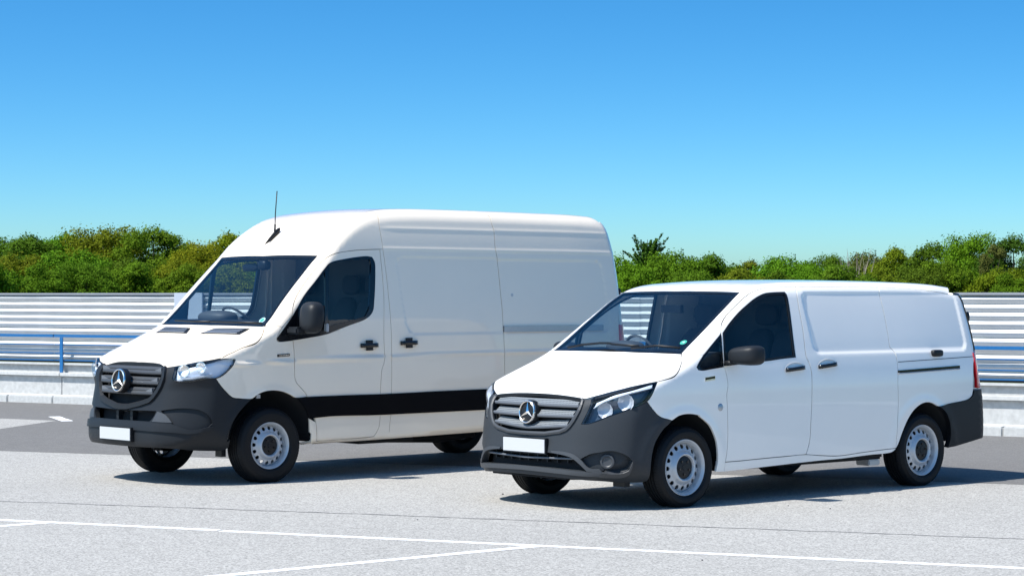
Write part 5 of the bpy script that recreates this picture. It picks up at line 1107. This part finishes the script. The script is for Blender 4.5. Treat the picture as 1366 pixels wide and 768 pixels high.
# ---------------------------------------------------------------- trees
M['bark'] = grain(mat('bark', (.09, .07, .05), .95), 12, .3)
def leaf_mat():
    m = bpy.data.materials.new('leaf'); m.use_nodes = True; nt = m.node_tree; b = nt.nodes["Principled BSDF"]; out = nt.nodes["Material Output"]
    oi = nd(nt, "ShaderNodeObjectInfo"); ge = nd(nt, "ShaderNodeNewGeometry"); hs = nd(nt, "ShaderNodeHueSaturation")
    r = nd(nt, "ShaderNodeMapRange"); r.inputs[3].default_value = .78; r.inputs[4].default_value = 1.25; nt.links.new(ge.outputs["Random Per Island"], r.inputs[0]); nt.links.new(r.outputs[0], hs.inputs["Value"])
    nt.links.new(oi.outputs["Color"], hs.inputs["Color"]); nt.links.new(hs.outputs[0], b.inputs["Base Color"]); b.inputs["Roughness"].default_value = .75; b.inputs["Specular IOR Level"].default_value = .08
    tr = nd(nt, "ShaderNodeBsdfTranslucent"); nt.links.new(hs.outputs[0], tr.inputs["Color"]); mx = nd(nt, "ShaderNodeMixShader"); mx.inputs[0].default_value = .35
    nt.links.new(b.outputs[0], mx.inputs[1]); nt.links.new(tr.outputs[0], mx.inputs[2]); nt.links.new(mx.outputs[0], out.inputs[0]); return m
M['leaf'] = leaf_mat()
def crown_mesh(seed, nl, W, H, z0, lobes, size, plume=False):
    """leaf quads gathered into clumps over an uneven crown"""
    g = np.random.default_rng(seed); C = []
    for i in range(lobes):
        a = g.uniform(0, 2 * math.pi); t = g.uniform(0, 1)
        if plume: rr = math.sqrt(g.uniform(0, 1)) * W * .85 * (1 - t) ** .75; C.append((math.cos(a) * rr, math.sin(a) * rr, z0 + H * (.05 + .92 * t), W * g.uniform(.09, .18) * (1 - .5 * t))); continue
        rr = math.sqrt(g.uniform(0, 1)) * W * .66 * math.sqrt(max(.05, 1 - (t * .92) ** 4)); C.append((math.cos(a) * rr, math.sin(a) * rr, z0 + H * (.06 + .80 * t), W * g.uniform(.20, .34) * (1 - .30 * t)))
    C.append((0, 0, z0 + H * .86, W * (.12 if plume else .22))); C = np.array(C); w = C[:, 3] ** 2; L = g.choice(len(C), nl, p=w / w.sum())
    d = g.normal(size=(nl, 3)); d /= np.linalg.norm(d, axis=1)[:, None]; d[:, 2] = np.where(d[:, 2] < -.3, -d[:, 2], d[:, 2])
    # twigs: leaves cluster on little sprays sticking out of each lobe
    ns = 60; sp = g.normal(size=(len(C), ns, 3)); sp /= np.linalg.norm(sp, axis=2)[:, :, None]; sp[:, :, 2] = np.abs(sp[:, :, 2]) * 1.0 - .15
    use = g.random(nl) < .75; si = g.integers(0, ns, nl); d2 = sp[L, si] + g.normal(size=(nl, 3)) * .16; d = np.where(use[:, None], d2, d)
    r = C[L, 3] * (np.where(use, g.uniform(.75, 1.12, nl), g.uniform(.4, .98, nl)))
    P = C[L, :3] + d * r[:, None] * np.array([1, 1, .9])
    if plume:                                          # feathery: leaves strung along twigs that spread upwards
        nt_ = 150; a = g.uniform(0, 2 * math.pi, nt_); hb = z0 + H * g.uniform(.15, .78, nt_); ln = W * g.uniform(.35, .75, nt_) * (1.1 - .35 * hb / H); el = g.uniform(.55, 1.25, nt_)
        D = np.stack([np.cos(a) * np.cos(el), np.sin(a) * np.cos(el), np.sin(el)], 1); k = g.integers(0, nt_, nl); u_ = g.uniform(0, 1, nl) ** .8
        P = np.stack([0 * hb, 0 * hb, hb], 1)[k] + D[k] * (ln[k] * (.15 + u_ * 1.15))[:, None] + g.normal(size=(nl, 3)) * (.10 * (1.05 - u_))[:, None]; d = D[k]
    n = d + g.normal(size=(nl, 3)) * .55 + np.array([0, 0, .35]); n /= np.linalg.norm(n, axis=1)[:, None]
    t = np.cross(n, g.normal(size=(nl, 3))); t /= np.linalg.norm(t, axis=1)[:, None]; b = np.cross(n, t)
    s = size * g.uniform(.6, 1.35, nl); t *= s[:, None]; b *= (s * .6)[:, None]
    V = np.stack([P - t, P + b * .9 - n * (s * .12)[:, None], P + t, P - b * .9 - n * (s * .12)[:, None]], 1).reshape(-1, 3)
    me = bpy.data.meshes.new('crown'); me.vertices.add(len(V)); me.vertices.foreach_set('co', V.ravel().astype(np.float32)); me.loops.add(nl * 4); me.loops.foreach_set('vertex_index', np.arange(nl * 4, dtype=np.int32)); me.polygons.add(nl); me.polygons.foreach_set('loop_start', np.arange(0, nl * 4, 4, dtype=np.int32))
    me.update(calc_edges=True); me.validate(); me.materials.append(M['leaf']); return me, C
def trunk_mesh(seed, C, z0, H, W):
    g = random.Random(seed); Vs = []; Fs = []
    def add(path, r0, r1):
        prof = np.array(circ(1, 6)); path = np.array(path); rs = np.linspace(r0, r1, len(path)); o = len(Vs)
        for p, r in zip(path, rs):
            for a, b in prof: Vs.append((p[0] + a * r, p[1] + b * r, p[2]))
        for i in range(len(path) - 1):
            for a in range(6): Fs.append((o + i * 6 + a, o + i * 6 + (a + 1) % 6, o + (i + 1) * 6 + (a + 1) % 6, o + (i + 1) * 6 + a))
    top = z0 + H * .8; rt0 = .035 * (z0 + H)
    add([(0, 0, -.3), (g.uniform(-.1, .1), 0, z0 * .6), (g.uniform(-.15, .15), g.uniform(-.1, .1), z0 + H * .3), (0, 0, top)], rt0, .03)
    for c in C[:12]:
        zb = max(.5, c[2] - abs(g.uniform(.4, 1.2))) * .8; add([(0, 0, zb), (c[0] * .5, c[1] * .5, (zb + c[2]) / 2 - .05), (c[0] * .95, c[1] * .95, c[2])], .05, .012)
    return mesh('trunk', Vs, Fs)
kinds = []
for i, (W, H, z0, lobes, nl) in enumerate([(3.0, 4.6, .3, 44, 30000), (2.7, 4.2, .3, 38, 26000), (3.5, 4.4, .2, 54, 34000), (2.2, 4.9, .2, 36, 24000), (3.0, 3.6, .1, 40, 26000), (1.9, 4.3, .1, 30, 15000)]):
    me, C = crown_mesh(40 + i, nl, W, H, z0, lobes, .066, i == 5); kinds.append((me, trunk_mesh(i, C, z0, H, W), z0 + H))
TINT = {'fresh': (.100, .190, .008), 'mid': (.078, .150, .008), 'dark': (.050, .105, .010), 'olive': (.130, .180, .008), 'yellow': (.175, .195, .008), 'brown': (.11, .13, .03)}
DESC = {'fresh': 'fresh green leafy tree', 'mid': 'mid green bushy tree', 'dark': 'dark green dense tree', 'olive': 'olive green bushy tree', 'yellow': 'yellow green tree', 'brown': 'brownish half-bare bush'}
def tree(k, u, dist, top_v, tint, wscale=1.0, label=None, name='tree'):
    """u, top_v: where its top stands against the sky, as a direction from the viewpoint"""
    cm, tm, h0 = kinds[k]; x = (u - 683) / 2954.6 * dist; ztop = 1.7729 + dist * ((384 - top_v) / 2954.6 + .003); s = ztop / h0 * 1.05
    t = thing(name, label or DESC[tint], 'tree' if name != 'bush' else 'bush', (x, dist, 0), rng.uniform(0, 6.28), 'trees behind the fence')
    t.scale = (s * wscale, s * wscale, s)
    tr = bpy.data.objects.new('trunk', tm); COL.objects.link(tr); tr.parent = t
    if not tm.materials: tm.materials.append(M['bark'])
    c = bpy.data.objects.new('crown', cm); COL.objects.link(c); c.parent = t; col = TINT[tint]; j = [rng.uniform(.88, 1.12) for _ in range(3)]; c.color = (col[0] * j[0], col[1] * j[1], col[2] * j[2], 1)
    return t
TREES = []
# (kind, direction, distance, top, tint, width, label)
for a in [
 (4, -50, 112, 322, 'mid', 1.2, 'mid green bushy tree cut by the left edge of the photo'),
 (0, 38, 108, 316, 'mid', 1.0, 'mid green tree at the far left, behind the railing post'),
 (1, 88, 118, 315, 'fresh', 1.0, 'fresh green rounded tree, second from the left along the fence'),
 (4, 12, 96, 345, 'olive', 1.0, 'low olive bush in front of the trees at the far left'),
 (1, 30, 120, 324, 'fresh', 1.0, 'fresh green tree filling the gap at the far left'),
 (0, 64, 122, 322, 'mid', 1.1, 'mid green tree between the two at the far left'),
 (2, 160, 124, 318, 'mid', 1.0, 'mid green tree behind the olive brown one'),
 (1, 252, 118, 327, 'olive', 1.0, 'olive tree in the dip right of the tallest tree'),
 (2, 138, 108, 309, 'olive', .95, 'olive brown tree left of the tallest green tree'),
 (0, 205, 106, 305, 'fresh', .95, 'tallest fresh green tree left of the tall van'),
 (4, 112, 95, 340, 'fresh', 1.0, 'low green bush under the olive brown tree'),
 (4, 172, 94, 350, 'mid', .9, 'low mid green bush just above the fence left of the tall van'),
 (2, 262, 98, 330, 'yellow', .8, 'yellow green tree touching the tall van windscreen edge'),
 (1, 306, 104, 314, 'yellow', .9, 'yellow green tree behind the tall van roof front'),
 (4, 232, 93, 352, 'yellow', .85, 'low yellow green bush beside the pale cover plate'),
 (2, 350, 104, 322, 'yellow', 1.0, 'yellow tree seen through the tall van windscreen'),
 (0, 420, 110, 330, 'olive', 1.0, 'olive tree behind the tall van cab door'), (2, 500, 112, 330, 'mid', 1.0, 'mid green tree hidden behind the tall van side handles'), (2, 620, 112, 330, 'fresh', 1.0, 'fresh green tree hidden behind the tall van load bay'), (1, 735, 112, 335, 'mid', 1.0, 'mid green tree hidden behind the tall van rear half'),
 (4, 822, 100, 346, 'fresh', .9, 'fresh green bush right behind the tall van rear edge'),
 (5, 864, 106, 321, 'dark', 1.0, 'dark feathery spiky topped tree behind the low van windscreen'),
 (4, 902, 100, 341, 'fresh', .9, 'fresh green round bush right of the spiky tree'),
 (4, 948, 104, 345, 'mid', .9, 'mid green bush above the low van cab roof'),
 (1, 1000, 108, 350, 'olive', 1.0, 'low olive bush behind the middle of the low van roof'),
 (4, 1050, 104, 347, 'fresh', 1.0, 'light green bush left of the bare twigs'),
 (2, 1100, 108, 345, 'mid', .9, 'mid green bush below the bare twigs'),
 (4, 1160, 108, 342, 'brown', .75, 'brownish bush right of the bare twigs'),
 (1, 1195, 106, 333, 'olive', .9, 'olive tree rising right of the brownish bush'),
 (0, 1245, 104, 326, 'mid', .9, 'mid green tree above the low van rear corner'),
 (2, 1298, 102, 318, 'fresh', .75, 'tall fresh green tree above the fence at the right'),
 (3, 1325, 98, 325, 'brown', .55, 'thin brownish tree between two green trees at the right'),
 (0, 1352, 100, 316, 'dark', .75, 'dark green tall tree at the right edge of the photo'),
 (2, 1410, 104, 322, 'mid', 1.0, 'mid green tree cut by the right edge of the photo'),
 (4, 1265, 92, 352, 'fresh', .8, 'low bright green bush above the tail of the low van'),
 (4, 1330, 90, 362, 'olive', .8, 'low olive bush just over the fence at the right')]:
    t = tree(*a)
LOW = ['low green bush cut by the left edge of the photo', 'low green bush above the blue rail joint at far left', 'low bush straight above the blue railing post', 'low green bush between the railing post and pale plate',
    'low bush just left of the pale grey plate', 'low bush behind the tall van windscreen pillar', 'low bush seen through the tall van far door window', 'low green bush at the foot of the feathery tree',
    'low bush above the low van windscreen top edge', 'low bush above the low van front seats', 'low bush over the joint between cab and load bay', 'low bush above the low van front blank panel',
    'low bush at the foot of the bare twigs', 'low bush just right of the bare twigs', 'low bush above the low van rear blank panel', 'low bush just right of the low van tail, over the fence', 'low bush over the fence near the right edge', 'low bush cut by the right edge of the photo']
# low bushes that close the foot of the tree line
for i, u in enumerate([-20, 55, 120, 190, 245, 300, 375, 860, 930, 985, 1040, 1085, 1130, 1180, 1225, 1290, 1350, 1400]):
    b = tree([4, 1, 2][i % 3], u + rng.uniform(-8, 8), 88 + (i % 4) * 1.5, 360 + rng.uniform(-4, 8) - (8 if u < 400 else 0), ['fresh', 'olive', 'mid', 'fresh'][i % 4] if u > 60 else 'fresh', .95, LOW[i], 'bush')
    b['group'] = 'low bushes along the fence'
# bare twigs above the hedge
bt = thing('bare_shrub', 'pale leafless twigs sticking up above the green hedge', 'shrub', ((1140 - 683) / 2954.6 * 100, 100, 0))
bm = bmesh.new(); g = random.Random(3)
for i in range(46):
    a = Vector((g.uniform(-.9, .9), g.uniform(-.5, .5), g.uniform(1.5, 2.6))); b = a + Vector((g.uniform(-.35, .35), g.uniform(-.2, .2), g.uniform(.5, 1.4))); d = b - a
    bmesh.ops.create_cone(bm, segments=4, radius1=.016, radius2=.005, depth=d.length, matrix=Matrix.Translation((a + b) / 2) @ d.to_track_quat('Z', 'Y').to_matrix().to_4x4())
M['twig'] = mat('pale_twig', (.30, .24, .20), .9)
link('twigs', from_bm('twigs', bm), M['twig'], bt)['kind'] = 'stuff'
bm = bmesh.new(); bmesh.ops.create_cone(bm, segments=6, radius1=.12, radius2=.05, depth=2, matrix=Matrix.Translation((0, 0, 1))); link('trunk', from_bm('trunk', bm), M['bark'], bt)
